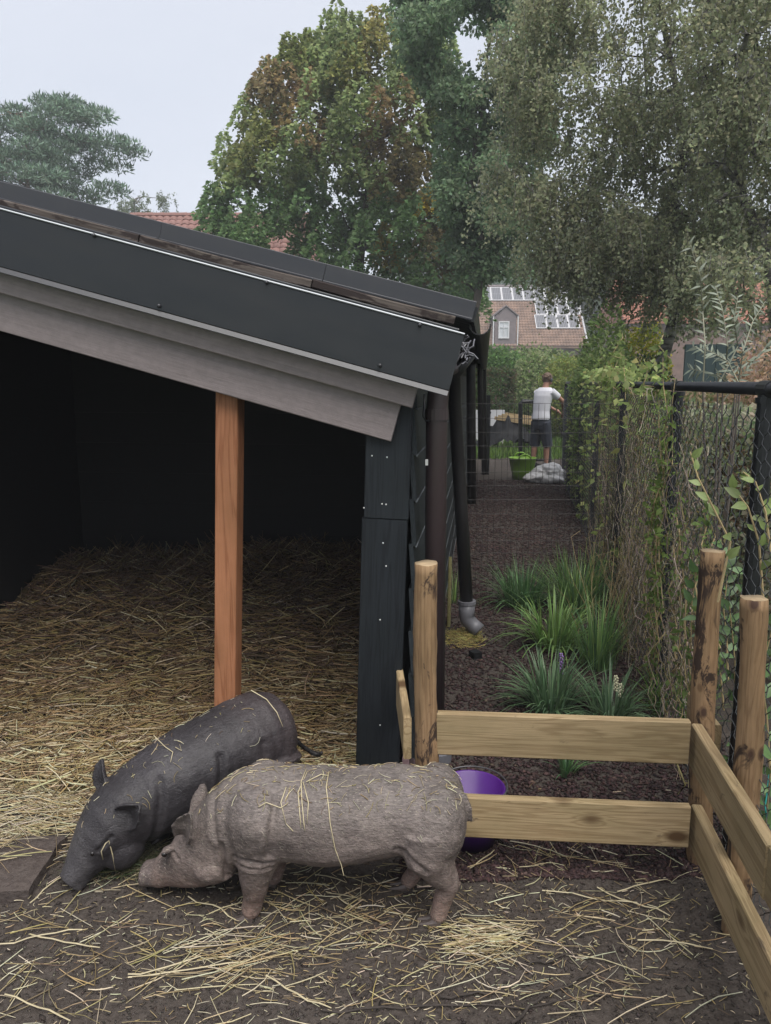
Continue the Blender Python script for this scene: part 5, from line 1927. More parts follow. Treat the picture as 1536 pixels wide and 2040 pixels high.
# ------------------------------------------------------------------ tub, sack, tarp heap
def tub():
    c = G(1040, 954); c.z = 0
    D = c.y
    t = thing('garden_tub', c, 'lime green flexible garden tub with two loop handles on the path', 'tub')
    h, r0, r1 = 0.345, 0.155, 0.225
    mb = MB()
    prof = [(0.003, 0.01), (r0, 0.0), (r0 + 0.03, h * 0.4), (r1, h), (r1 + 0.012, h), (r1 + 0.012, h + 0.012), (r1 - 0.006, h + 0.012), (r0 + 0.02, h * 0.4), (r0 - 0.01, 0.015), (0.003, 0.015)]
    mb.loft([[c + Vector((math.cos(a) * r, math.sin(a) * r * 0.96, z)) for a in np.linspace(0, 2 * math.pi, 33)[:-1]] for r, z in prof])
    mb.build('tub_body', M_tub, t, smooth=True)
    for s in (-1, 1):
        mb = MB()
        pts = [c + Vector((math.cos(a) * 0.10, s * (r1 * 0.92), h + 0.0 + math.sin(a) * 0.075)) for a in np.linspace(0, math.pi, 9)]
        mb.tube(pts, 0.014, 8); mb.build('handle', M_tub, t, smooth=True)


tub()


def sack():
    c = G(1084, 962); g = np.random.default_rng(4)
    mb = MB()
    for (dx, dy, dz, r) in ((-0.18, 0, 0.08, (0.16, 0.14, 0.08)), (-0.05, 0.05, 0.13, (0.20, 0.18, 0.13)), (0.10, 0.05, 0.16, (0.20, 0.18, 0.16)), (0.22, 0.02, 0.12, (0.13, 0.14, 0.11)), (0.12, -0.1, 0.06, (0.2, 0.1, 0.06))):
        mb.ell(Vector((dx, dy, dz)), r)
    me = remesh(mb, 0.014, 3, 'plastic_sack')
    nv = len(me.vertices)
    co = np.empty(nv * 3, np.float32); me.vertices.foreach_get('co', co); co = co.reshape(-1, 3)
    no = np.empty(nv * 3, np.float32); me.vertex_normals.foreach_get('vector', no); no = no.reshape(-1, 3)
    co = co + no * (0.07 * fbm(co[:, 0] * 7 + co[:, 1] * 3, co[:, 2] * 9, 3, 3) + 0.02 * np.abs(fbm(co[:, 0] * 20, co[:, 2] * 20 + co[:, 1] * 14, 8, 2)))[:, None]
    co[:, 2] = np.maximum(co[:, 2], 0.0)
    me.vertices.foreach_set('co', co.ravel().astype(np.float32)); me.update(); me.materials.append(M_sack)
    o = link(bpy.data.objects.new('plastic_sack', me), None, Matrix.Translation(Vector((c.x, c.y, 0.0))))
    tag(o, 'crumpled white plastic sack lying beside the green tub', 'sack')


sack()


def heap():
    g = np.random.default_rng(14)
    c = Vector((P(1010, 850, 18.2).x, 18.2, -0.05))
    n = 34
    mb = MB()
    xs = np.linspace(-0.75, 0.85, n); ys = np.linspace(-0.6, 0.6, 18)
    X, Y = np.meshgrid(xs, ys)
    Zz = 0.62 * np.exp(-(X / 0.55) ** 2 - (Y / 0.4) ** 2) + 0.40 * np.abs(fbm(X * 5, Y * 5, 6, 4)) * np.exp(-(X / 0.7) ** 2) + 0.02
    V = np.stack([X + c.x, Y + c.y, Zz + c.z + 0.1], -1).reshape(-1, 3)
    ny, nx = X.shape
    a = (np.arange(ny - 1)[:, None] * nx + np.arange(nx - 1)[None, :]).ravel()
    o = np_mesh('tarpaulin', V, np.stack([a, a + 1, a + nx + 1, a + nx], -1), M_tarp, None, None, None, False)
    tag(o, 'crumpled black tarpaulin heaped on the grass beyond the gate', 'tarpaulin')
    for k in range(4):
        p = P(985 + k * 7, 838 - k * 3, 18.1); p.z = 0.76 + 0.03 * k
        board('timber', p, Vector((1.1, -0.15 + 0.1 * k, -0.16)), Vector((0, 0, 1)), 0.85, 0.08, 0.03, M_plank, None)
        o = bpy.data.objects[[x.name for x in bpy.data.objects if x.name.startswith('timber')][-1]]
        tag(o, ('lowest pale plank lying on the black tarpaulin heap', 'pale plank second from below on the black tarpaulin heap', 'pale plank second from the top on the black tarpaulin heap', 'topmost pale plank lying on the black tarpaulin heap')[k], 'plank', 'pale planks on the tarpaulin heap')
    # white low wall/board at the left of it
    mb = MB(); q = P(975, 830, 19.5); mb.box((q.x, 19.5, 0.42), (0.75, 0.06, 0.95)); tag(mb.build('white_panel', M_white), 'white board standing behind the black gate post', 'panel')


heap()

# lawn patch with grass
def lawn():
    mb = MB()
    xs = [-3, 12]; 
    V = [(1.9, 16.2, -0.045), (14, 16.2, -0.045), (14, 60, -0.045), (1.9, 60, -0.045)]
    mb.add(V, [(0, 1, 2, 3)])
    tag(mb.build('lawn', M_grassground), kind='structure')
    g = np.random.default_rng(18)
    n = 16000
    x = g.uniform(1.6, 6.5, n); y = g.uniform(15.0, 26, n)
    keep = (y > 16.0 + 0.5 * fbm(x * 1.5, y * 1.5, 4, 2)) & ~((np.hypot(x - 2.85, (y - 18.2)) < 0.55))
    x, y = x[keep], y[keep]; n = len(x)
    pos = np.stack([x, y, np.full(n, -0.05)], -1)
    ax = rdir(n, g) * 0.4 + np.array([0, 0, 1.0])
    col = jitcol(np.array([[0.09, 0.16, 0.03], [0.12, 0.19, 0.04], [0.07, 0.13, 0.03]])[g.integers(0, 3, n)], n, 0.25, g)
    tag(leaves('lawn_grass', pos, ax, rdir(n, g), g.uniform(0.12, 0.28, n), 0.03, col, M_blade), kind='stuff')


lawn()

# ------------------------------------------------------------------ grass clumps in the bed
def clump(name, c, n, L, spread, cols, label, g, w=0.008, arch=1.0, group='strappy grass clumps in the mulch bed'):
    K = 6
    az = g.uniform(0, 2 * math.pi, n); ln = L * g.uniform(0.55, 1.15, n)
    lean = np.abs(g.normal(0.45, 0.36, n)) * arch
    b = np.array(c)[None] + np.stack([np.cos(az), np.sin(az), 0 * az], -1) * (spread * np.sqrt(g.random(n)))[:, None]
    b[:, 2] = soil_h(b[:, 0], b[:, 1])
    t = np.linspace(0, 1, K)[None, :]
    th = lean[:, None] * (0.35 + 1.9 * t)            # angle from vertical grows
    dth = ln[:, None] / (K - 1)
    rad = np.cumsum(np.sin(th) * dth, 1) - np.sin(th[:, :1]) * dth; zz = np.cumsum(np.cos(th) * dth, 1) - np.cos(th[:, :1]) * dth
    cen = b[:, None, :] + np.stack([np.cos(az)[:, None] * rad, np.sin(az)[:, None] * rad, np.maximum(zz, -b[:, 2:3] + 0.005)], -1)
    side = np.stack([-np.sin(az), np.cos(az), 0 * az], -1)[:, None, :]
    wd = w * g.uniform(0.6, 1.3, n)[:, None, None] * np.array([0.7, 1, 1, 0.85, 0.55, 0.08])[None, :, None]
    V = np.stack([cen - side * wd / 2, cen + side * wd / 2], 2).reshape(-1, 3)
    i = np.arange(n)[:, None] * (2 * K) + np.arange(K - 1)[None] * 2
    i = i.ravel()
    Fc = np.stack([i, i + 1, i + 3, i + 2], -1)
    col = jitcol(np.array(cols)[g.integers(0, len(cols), n)], n, 0.25, g)
    o = np_mesh(name, V, Fc, M_blade, None, None, np.repeat(col, 2 * K, axis=0))
    return tag(o, label, 'plant', group)


DG = [(0.055, 0.115, 0.05), (0.075, 0.15, 0.06), (0.10, 0.18, 0.075)]
LG = [(0.14, 0.23, 0.07), (0.18, 0.28, 0.085), (0.10, 0.18, 0.06)]
GG = [(0.08, 0.14, 0.07), (0.12, 0.19, 0.10), (0.065, 0.12, 0.06)]
gc = np.random.default_rng(55)
clump('grass_clump', G(1040, 1205), 330, 0.33, 0.14, DG, 'dark green grass clump nearest the grey pipe elbow', gc)
clump('grass_clump', G(1150, 1215), 380, 0.43, 0.17, DG + LG, 'tall green grass clump standing at the back of the bed', gc, 0.007, 0.8)
clump('grass_clump', G(1105, 1290), 190, 0.38, 0.12, LG, 'light green broad bladed clump in the middle of the bed', gc, 0.011, 1.1)
clump('grass_clump', G(1190, 1330), 190, 0.42, 0.10, DG + LG, 'upright green grass clump before the dry vines', gc, 0.006, 0.6)
clump('grass_clump', G(1095, 1415), 260, 0.31, 0.09, GG, 'arching lily turf clump with a lilac flower spike behind the top rail', gc, 0.009, 1.25)
clump('grass_clump', G(1215, 1435), 170, 0.27, 0.09, GG, 'arching lily turf clump with cream flower spikes behind the top rail', gc, 0.009, 1.25)
clump('grass_clump', G(1128, 1548), 50, 0.14, 0.03, DG, 'small tuft of grass between the two pen rails', gc, 0.006, 0.7)
clump('grass_clump', G(1350, 1425), 220, 0.24, 0.14, [(0.08, 0.16, 0.03), (0.11, 0.20, 0.04)], 'fresh green grass clump at the foot of the chain link fence', gc, 0.005, 0.8)
clump('grass_clump', G(905, 1200), 45, 0.28, 0.06, LG, 'thin pale grass growing against the shed plinth', gc, 0.005, 0.6)


def flowers():
    for (u, v, h, m, nm) in ((1113, 1405, 0.27, M_flower, 'lilac flower spike of the lily turf'), (1222, 1425, 0.20, M_wflower, 'cream flower spike, left of the pair'), (1232, 1430, 0.17, M_wflower, 'cream flower spike, right of the pair')):
        b = G(u, v); t = thing('flower_spike', b, nm + ' rising behind the top pen rail', 'flower')
        mb = MB(); mb.tube([b, b + Vector((0.004, 0, h))], [0.002, 0.0015], 5); mb.build('stalk', M_bark, t)
        mb = MB()
        for i in range(26):
            f = i / 26; a = i * 2.4
            mb.ell(b + Vector((0.004 + math.cos(a) * 0.008, math.sin(a) * 0.008, h * (0.62 + 0.4 * f))), (0.0045, 0.0045, 0.005), None, 6, 4)
        mb.build('blossom', m, t)


flowers()


def dry_stems():
    g = np.random.default_rng(66)
    mb = MB()
    for i in range(60):
        u = g.uniform(1150, 1320); v = g.uniform(1180, 1330)
        b = G(u, v); h = g.uniform(0.3, 0.75)
        p = [b]
        d = Vector((g.normal() * 0.18, g.normal() * 0.15, 1))
        for k in range(5):
            p.append(p[-1] + d * (h / 5)); d = d + Vector((g.normal() * 0.12, g.normal() * 0.12, -0.03))
        mb.tube(p, [0.0022, 0.002, 0.0018, 0.0016, 0.0013, 0.0008], 4)
        for k in range(5):
            q = p[2 + k % 4]; mb.tube([q, q + Vector((g.normal() * 0.05, g.normal() * 0.05, g.uniform(0.02, 0.09)))], 0.0009, 3)
    o = mb.build('dry_thicket', M_drystem)
    tag(o, 'thicket of thin dry yellow stems behind the grass clumps', 'plant')


M_drystem = plain('dry_stem', (0.26, 0.20, 0.10), 0.8, 0, 0.3, 12)
dry_stems()


# ------------------------------------------------------------------ vines and ivy on the fence
def vines():
    g = np.random.default_rng(70)
    # tangle of dry bindweed stems
    strands_v, strands_c = [], []
    n = 1050
    K = 9
    s0 = g.uniform(0.6, 4.6, n); z0 = np.clip(np.abs(g.normal(0, 0.62, n)), 0, 1.45)
    pts = np.zeros((n, K, 3))
    sd_ = g.normal(0, 1, n) * 0.9; zd = g.normal(0.35, 0.9, n)
    s, z = s0.copy(), z0.copy()
    of = np.where(np.abs(s0 - 1.37) < 0.25, 0.06, np.where((s0 > 2.4) & (g.random(n) < 0.5), 0.06, -0.025)) + g.normal(0, 0.03, n) - 0.03 * g.random(n)
    for k in range(K):
        pts[:, k, 0], pts[:, k, 1], pts[:, k, 2] = s, z, of
        st = g.uniform(0.02, 0.07, n)
        nrm = np.hypot(sd_, zd) + 1e-6
        s = s + st * sd_ / nrm; z = np.clip(z + st * zd / nrm, 0.02, 1.56); of = np.clip(of + g.normal(0, 0.012, n), -0.16, 0.12)
        sd_ = sd_ + g.normal(0, 0.5, n); zd = zd + g.normal(0, 0.5, n)
    W = np.array(FO) + pts[..., :1] * np.array(FD) + pts[..., 2:] * np.array(FN)
    W[..., 2] += pts[..., 1]
    r = g.uniform(0.0009, 0.0022, n)
    r[:60] *= 1.8
    d = np.gradient(W, axis=1); d /= np.linalg.norm(d, axis=2, keepdims=True) + 1e-9
    x = np.cross(d, np.array([0.3, 0.2, 0.9])); x /= np.linalg.norm(x, axis=2, keepdims=True) + 1e-9
    y = np.cross(d, x)
    ang = np.array([0, 2.094, 4.189])
    V = W[:, :, None] + (x[:, :, None] * np.cos(ang)[:, None] + y[:, :, None] * np.sin(ang)[:, None]) * r[:, None, None, None]
    V = V.reshape(-1, 3)
    i = np.arange(n)[:, None, None, None] * (K * 3); k = np.arange(K - 1)[None, :, None, None] * 3
    Fc = (i + k + np.array([[0, 1, 4, 3], [1, 2, 5, 4], [2, 0, 3, 5]])[None, None]).reshape(-1, 4)
    col = jitcol(np.array([[0.27, 0.22, 0.18], [0.20, 0.165, 0.14], [0.34, 0.29, 0.23], [0.22, 0.18, 0.09]])[g.integers(0, 4, n)], n, 0.25, g)
    t = thing('dry_vine', FS(2.2, 0, -0.05), 'dense tangle of dry grey brown vine stems on the chain link fence', 'plant')
    tag(np_mesh('vine_stems', V, Fc, M_vine, t, None, np.repeat(col, K * 3, axis=0)), kind='stuff')
    # shrivelled leaves among the tangle
    n = 7500
    s = g.uniform(0.5, 4.8, n); z = np.clip(g.normal(0.65, 0.42, n), 0.02, 1.5)
    pos = np.array(FO) + s[:, None] * np.array(FD) + (np.where((s > 2.4) | (np.abs(s - 1.37) < 0.2), 0.06, 0.0) + g.normal(0, 0.035, n))[:, None] * np.array(FN)
    pos[:, 2] = z
    col = jitcol(np.array([[0.20, 0.155, 0.12], [0.14, 0.11, 0.085], [0.16, 0.14, 0.06], [0.11, 0.12, 0.05]])[g.integers(0, 4, n)], n, 0.3, g)
    tag(leaves('dry_leaves', pos, rdir(n, g) + np.array([0, 0, -0.4]), rdir(n, g), g.uniform(0.012, 0.035, n), g.uniform(0.006, 0.016, n), col, M_leaf, t), kind='stuff')

    # green climber: far part of the fence and over the rail
    t = thing('green_climber', FS(6.5, 0, -0.05), 'leafy green climber covering the far half of the chain link fence', 'plant')
    n = 10500
    s = 2.5 + g.random(n) ** 0.8 * 6.9
    z = g.uniform(0.05, 1.72, n)
    dens = 0.22 + fbm(s * 1.6, z * 2.4, 8, 3) + 0.30 * (z - 0.7) + 0.10 * (s - 5)
    near_post = np.min(np.abs(s[:, None] - np.array([3.3, 5.25, 7.15, 9.1])[None]), axis=1) < 0.16
    k = (dens > g.normal(0.0, 0.15, n)) & ~(near_post & (g.random(n) < 0.85))
    s, z = s[k], z[k]; n = len(s)
    pos = np.array(FO) + s[:, None] * np.array(FD) + (np.where(g.random(n) < 0.80, 0.10, np.where(s > 6, 0.0, -0.035)) + g.normal(0, 0.03, n))[:, None] * np.array(FN)
    pos[:, 2] = z
    col = jitcol(np.array([[0.24, 0.31, 0.11], [0.30, 0.36, 0.14], [0.17, 0.24, 0.08], [0.28, 0.29, 0.11]])[g.integers(0, 4, n)], n, 0.3, g)
    tag(leaves('foliage', pos, rdir(n, g) * 0.8 + np.array([-0.3, -0.3, -0.4]), rdir(n, g), g.uniform(0.035, 0.085, n), g.uniform(0.02, 0.05, n), col, M_leaf, t), kind='stuff')
    mb = MB()
    for i in range(40):
        s0 = g.uniform(3.0, 9.6); p = [FS(s0, 0, 0.05)]
        for q in range(7): p.append(p[-1] + FD * g.normal() * 0.08 + Vector((0, 0, 0.21)) + FN * g.normal() * 0.012)
        mb.tube(p, [0.004, 0.004, 0.0035, 0.003, 0.003, 0.0025, 0.002, 0.0012], 4)
    tag(mb.build('climber_stems', M_drystem, t), kind='stuff')

    # green sprigs on the near posts, over the rail
    t = thing('bindweed', FS(1.4, 0, -0.05), 'green bindweed climbing the middle fence post and over its rail', 'plant')
    L_, A_, C_, S_ = [], [], [], []
    mb = MB()
    def sprig(chain_, nleaf, size, colr):
        pts = [FS(s, z, o) for s, z, o in chain_]
        mb.tube(pts, [0.0026] * (len(pts) - 1) + [0.0012], 5)
        for i in range(nleaf):
            f = g.random() * (len(pts) - 1.001); a = int(f); p = pts[a].lerp(pts[a + 1], f - a)
            L_.append(np.array(p) + g.normal(size=3) * 0.012); A_.append(np.array([-0.35, -0.45, -0.25]) + g.normal(size=3) * 0.75)
            S_.append(size * g.uniform(0.55, 1.25)); C_.append(np.array(colr) * g.uniform(0.7, 1.35))
    for i in range(9):
        s0 = 1.37 + g.normal() * 0.05
        ch = [(s0, 0.0 + 0.1 * i, -0.05)]
        for q in range(7): ch.append((ch[-1][0] + g.normal() * 0.05, min(ch[-1][1] + 0.13, 1.72), -0.055 + g.normal() * 0.02))
        sprig(ch, 55, 0.040, (0.14, 0.20, 0.055))
    for i in range(13):
        s0 = g.uniform(1.4, 5.0)
        of_ = 0.05 if i % 3 else -0.045
        ch = [(s0, 1.48, of_)]
        for q in range(6): ch.append((ch[-1][0] + g.normal(0.03, 0.09), ch[-1][1] + g.normal(0.05, 0.045), of_ + g.normal() * 0.04))
        sprig(ch, 40, 0.052, (0.15, 0.20, 0.065))
    for i in range(10):
        s0 = g.uniform(0.15, 1.2)
        ch = [(s0, 0.2 + g.random() * 0.4, -0.05)]
        for q in range(6): ch.append((ch[-1][0] + g.normal(0.02, 0.07), min(ch[-1][1] + g.uniform(0.05, 0.18), 1.5), -0.05 + g.normal() * 0.02))
        sprig(ch, 34, 0.036, (0.13, 0.19, 0.06))
    tag(mb.build('bindweed_stems', M_drystem, t), kind='stuff')
    tag(leaves('foliage', np.array(L_), np.array(A_), rdir(len(L_), g), np.array(S_), np.array(S_) * 0.62, np.clip(np.array(C_), 0, 1), M_leaf, t), kind='stuff')


vines()


def single_leaf_mesh(name, L, W, m, fold=0.18, seg=6):
    mb = MB()
    for i in range(seg + 1):
        t = i / seg
        w = W * math.sin(math.pi * min(1, 0.03 + 0.97 * t) ** 0.8) * 0.5 if i < seg else 0.001
        z = -0.25 * L * t * t
        mb.v += [(t * L, -w, z + w * fold), (t * L, 0, z), (t * L, w, z + w * fold)]
    for i in range(seg):
        a = i * 3
        for k in (0, 1):
            mb.f.append((a + k, a + k + 1, a + k + 4, a + k + 3)); mb.mi.append(0)
    return mb.mesh(name, m, True)


def leafplain(name, c):
    m, nt, b = mat(name)
    n = noise(nt, coord(nt, (10, 60, 10)), 2.0, 3)
    oi = N(nt, 'ShaderNodeObjectInfo')
    base = ramp(nt, n, [(0.3, tuple(x * 0.8 for x in c)), (0.7, tuple(x * 1.15 for x in c))])
    hs = N(nt, 'ShaderNodeHueSaturation')
    mr = N(nt, 'ShaderNodeMapRange'); mr.inputs[3].default_value = 0.65; mr.inputs[4].default_value = 1.3
    nt.links.new(oi.outputs['Random'], mr.inputs[0]); nt.links.new(mr.outputs[0], hs.inputs['Value']); nt.links.new(base, hs.inputs['Color'])
    nt.links.new(hs.outputs[0], b.inputs['Base Color'])
    b.inputs['Roughness'].default_value = 0.5
    tr = N(nt, 'ShaderNodeBsdfTranslucent'); nt.links.new(hs.outputs[0], tr.inputs[0])
    mx = N(nt, 'ShaderNodeMixShader'); mx.inputs[0].default_value = 0.3
    nt.links.new(b.outputs[0], mx.inputs[1]); nt.links.new(tr.outputs[0], mx.inputs[2]); nt.links.new(mx.outputs[0], nt.nodes['Material Output'].inputs[0])
    return m


M_bigleaf = leafplain('large_leaf', (0.19, 0.25, 0.08))
M_silver = leafplain('silver_leaf', (0.19, 0.22, 0.165))
M_silverstem = plain('silver_stem', (0.17, 0.17, 0.12), 0.8, 0, 0.2, 12)
M_nettle = leafplain('nettle_leaf', (0.09, 0.16, 0.06))


def leafy_shrub(name, label, stems, spec, me, stem_m, g, cat='plant'):
    """stems: list of world point chains; leaves as single parts"""
    t = thing(name, stems[0][0], label, cat)
    mb = MB()
    for ch in stems: mb.tube(ch, [0.004 - 0.0028 * i / len(ch) for i in range(len(ch))], 5, cap=False)
    mb.build('stem', stem_m, t)
    for ch in stems:
        for i in range(spec['per']):
            f = (0.12 + 0.88 * (i + 0.5) / spec['per']) * (len(ch) - 1.001); a = int(f)
            p = ch[a].lerp(ch[a + 1], f - a)
            tg = (ch[a + 1] - ch[a]).normalized()
            sd_ = tg.cross(Vector((0.1, -1, 0.2))).normalized() * (1 if i % 2 else -1)
            if spec.get('wild'): sd_ = Vector(rdir(1, g)[0])
            x = (sd_ * 0.85 + tg * 0.75 + Vector(g.normal(size=3)) * 0.22).normalized()
            upv = Vector((-0.3, -0.8, 0.6)) + Vector(g.normal(size=3)) * 0.35
            sc = g.uniform(0.7, 1.2)
            M = axes(p, x, upv) @ Matrix.Diagonal((sc, sc, sc, 1))
            link(bpy.data.objects.new('leaf', me), t, M)
    return t


def shrubs_near():
    g = np.random.default_rng(81)
    ml = single_leaf_mesh('silver_leaf', 0.056, 0.012, M_silver, 0.25)
    stems = []
    D = 4.1
    for ch in (((1400, 770), (1405, 690), (1400, 620), (1395, 550), (1372, 480)), ((1440, 770), (1450, 690), (1440, 620), (1425, 570)), ((1470, 770), (1480, 700), (1500, 640), (1525, 600)),
               ((1475, 770), (1450, 720), (1415, 700), (1380, 690)), ((1465, 775), (1430, 748), (1400, 740), (1375, 735)), ((1430, 770), (1470, 690), (1462, 640), (1470, 590)), ((1440, 800), (1490, 730), (1530, 690))):
        stems.append([P(u, v, D + 0.12 * math.sin(i + u)) for i, (u, v) in enumerate(ch)])
    root_s = [s[0] for s in stems]
    base = P(1450, 900, D); base.z = 0
    stems2 = [[base.lerp(s[0], 0.02), base.lerp(s[0], 0.5), s[0]] for s in stems]
    t = leafy_shrub('silver_shrub', 'willowy shrub with narrow silver grey leaves behind the fence', stems, {'per': 26}, ml, M_silverstem, g)
    mb = MB()
    for s in stems2: mb.tube(s, [0.012, 0.008, 0.004], 6)
    mb.build('stem', M_bark, t)
    # big bright leaves in front of the fence
    mb2 = single_leaf_mesh('broad_leaf', 0.052, 0.028, M_bigleaf, 0.2)
    D = 2.22
    st = []
    for ch in (((1520, 1190), (1512, 1080), (1490, 1010), (1455, 965)), ((1535, 1100), (1525, 1020), (1505, 960), (1480, 940)), ((1430, 1200), (1455, 1080), (1420, 1010), (1390, 950), (1375, 900))):
        st.append([P(u, v, D + 0.03 * i) for i, (u, v) in enumerate(ch)])
    leafy_shrub('broadleaf_climber', 'climber with large yellow green leaves above the right hand log posts', st, {'per': 7, 'wild': 1}, mb2, M_drystem, g)
    # nettle like plants behind right posts
    mn = single_leaf_mesh('nettle_leaf', 0.062, 0.03, M_nettle, 0.2)
    st = []
    for (u0, v0, u1, v1, D) in ((1480, 1640, 1455, 1200, 2.5), (1530, 1640, 1530, 1230, 2.3), (1510, 1500, 1480, 1130, 2.6), (1450, 1420, 1375, 1130, 2.75), (1535, 1800, 1528, 1500, 2.1), (1460, 1350, 1440, 1080, 2.8)):
        a, b = P(u0, v0, D), P(u1, v1, D)
        a.z = max(a.z, 0.0)
        st.append([a.lerp(b, k / 4) + Vector((g.normal() * 0.012, g.normal() * 0.012, 0)) for k in range(5)])
    leafy_shrub('nettle', 'green nettles growing between the log posts and the chain link fence', st, {'per': 17}, mn, M_drystem, g)
    # cord
    mb = MB(); mb.tube([P(1533, 1540, 2.1), P(1528, 1580, 2.1), P(1524, 1605, 2.1), P(1527, 1628, 2.1)], 0.0025, 5)
    tag(mb.build('cord', M_cord, smooth=True), 'turquoise cord hanging beside the right hand log post', 'cord')


shrubs_near()


# ------------------------------------------------------------------ hedges and bushes behind
def bush(name, label, c, r, n, L, W, cols, g, cat='bush', core=True, boxy=False, jit=0.3, group=None):
    c = np.array(c, float); r = np.array(r, float)
    t = thing(name, (c[0], c[1], 0), label, cat, group)
    if boxy:
        u = g.uniform(-1, 1, (n, 3)); ax_ = g.integers(0, 3, n); sgn = g.choice([-1, 1], n)
        u[np.arange(n), ax_] = sgn * g.uniform(0.8, 1.02, n)
        nrm = np.zeros((n, 3)); nrm[np.arange(n), ax_] = sgn
    else:
        nrm = rdir(n, g)
        bumps = 1 + 0.30 * fbm(nrm[:, 0] * 2.5 + nrm[:, 1] * 2 + c[0], nrm[:, 2] * 2.5 + nrm[:, 1] * 1.3 + c[1], 5, 3)
        u = nrm * (g.uniform(0.35, 1, (n, 1)) ** 0.4) * bumps[:, None]
    pos = c + u * r
    k = pos[:, 2] > 0.02
    pos, nrm = pos[k], nrm[k]; n = len(pos)
    ax = nrm * 0.7 + rdir(n, g) * 0.9 + np.array([0, 0, -0.15])
    col = jitcol(1.35 * np.array(cols)[g.integers(0, len(cols), n)], n, jit, g)
    leaves('foliage', pos, ax, rdir(n, g), L * g.uniform(0.6, 1.3, n), W * g.uniform(0.6, 1.3, n), col, M_leaf, t)
    mb = MB()
    for i in range(10):
        e = c + rdir(1, g)[0] * r * 0.7
        e[2] = max(e[2], 0.3)
        tube_np(mb, (c[0], c[1], -0.03), e, 0.03, 0.008, g, 0.08, 5, 3)
    mb.build('branches', M_bark, t)
    return t


def backdrop():
    g = np.random.default_rng(90)
    # clipped dark hedge beyond the gate
    a, b = P(955, 735, 21), P(1027, 797, 21)
    bush('clipped_hedge', 'clipped dark green hedge block beyond the open gate', ((a.x + b.x) / 2 - 0.5, 21.6, a.z / 2), ((b.x - a.x) / 2 + 0.5, 0.6, a.z / 2), 9000, 0.10, 0.06, [(0.05, 0.075, 0.03), (0.07, 0.10, 0.04), (0.09, 0.075, 0.045)], g, 'hedge', boxy=True)
    # mixed shrubs
    for (u, v, D, rx, rz, n, L, cols, nm) in (
            (995, 688, 26, 0.95, 0.9, 5000, 0.14, [(0.06, 0.11, 0.035), (0.09, 0.15, 0.05)], 'round green shrub over the clipped hedge'),
            (1070, 700, 24, 0.9, 1.3, 6000, 0.12, [(0.11, 0.15, 0.06), (0.15, 0.20, 0.08), (0.20, 0.22, 0.12)], 'pale green shrub behind the person'),
            (1135, 700, 21, 0.8, 1.3, 6000, 0.11, [(0.13, 0.17, 0.05), (0.18, 0.20, 0.06)], 'yellowish green shrub right of the person'),
            (1190, 690, 18, 0.5, 1.2, 5500, 0.09, [(0.10, 0.14, 0.04), (0.14, 0.17, 0.05)], 'tall green shrub beyond the fence end'),
            (1060, 686, 30, 2.4, 0.8, 6500, 0.16, [(0.10, 0.14, 0.05), (0.06, 0.09, 0.03), (0.16, 0.18, 0.09)], 'long low green shrubbery in front of the tiled house')):
        c = P(u, v, D)
        bush('shrub', nm, (c.x, D, c.z * 0.5), (rx, 0.8, c.z * 0.47), n, L, L * 0.6, cols, g, group='mixed garden shrubs beyond the path')
    # golden clipped conifer
    c = P(1280, 700, 11.5)
    bush('golden_bush', 'rounded bush with golden yellow top beyond the fence', (c.x, 11.5, 1.70), (0.42, 0.42, 0.76), 5200, 0.055, 0.03, [(0.30, 0.27, 0.03), (0.22, 0.23, 0.03), (0.16, 0.19, 0.03)], g)
    c = P(1270, 745, 10.5)
    bush('shrub', 'dark green shrub under the golden bush', (c.x, 10.3, 0.9), (0.75, 0.5, 0.95), 7000, 0.06, 0.035, [(0.03, 0.05, 0.02), (0.05, 0.08, 0.03), (0.07, 0.11, 0.04)], g, group='mixed garden shrubs beyond the path')
    c = P(1190, 660, 9.5)
    bush('shrub', 'loose light green shrub with long arching twigs above the fence', (c.x + 0.1, 9.4, 1.25), (0.38, 0.35, 1.15), 4200, 0.075, 0.035, [(0.13, 0.18, 0.06), (0.17, 0.22, 0.09), (0.09, 0.13, 0.05)], g, group='mixed garden shrubs beyond the path')
    # beech hedge with brown leaf behind the chain link
    bush('beech_hedge', 'brown and green beech hedge close behind the chain link fence', (3.05, 5.2, 0.75), (0.55, 3.4, 0.80), 26000, 0.055, 0.034, [(0.22, 0.15, 0.10), (0.16, 0.12, 0.075), (0.12, 0.13, 0.055), (0.09, 0.12, 0.05), (0.26, 0.20, 0.14)], g, 'hedge', boxy=True)
    bush('privet_hedge', 'pale green hedge seen through the nearest fence mesh', (2.50, 3.7, 0.68), (0.42, 2.3, 0.74), 30000, 0.055, 0.032, [(0.16, 0.19, 0.12), (0.20, 0.22, 0.15), (0.12, 0.16, 0.08), (0.24, 0.22, 0.17)], g, 'hedge', boxy=True)
    c = P(1515, 715, 5.4)
    bush('beech_bush', 'rusty brown leaved bush at the right edge above the fence', (c.x + 0.2, 5.6, 1.05), (0.38, 0.5, 0.82), 8000, 0.04, 0.026, [(0.25, 0.17, 0.12), (0.30, 0.22, 0.16), (0.18, 0.14, 0.08)], g)
    # dark green screen
    p, q = P(1365, 686, 8.2), P(1482, 770, 8.2)
    t = thing('screen_panel', ((p.x + q.x) / 2, 8.2, 0), 'dark green garden screen standing behind the silver shrub', 'screen')
    for i in range(6):
        mb = MB(); x = p.x + (q.x - p.x) * (i + 0.5) / 6
        mb.box((x, 8.2, p.z / 2), ((q.x - p.x) / 6 - 0.006, 0.03, p.z)); mb.build('board', M_darkgreen, t)


backdrop()


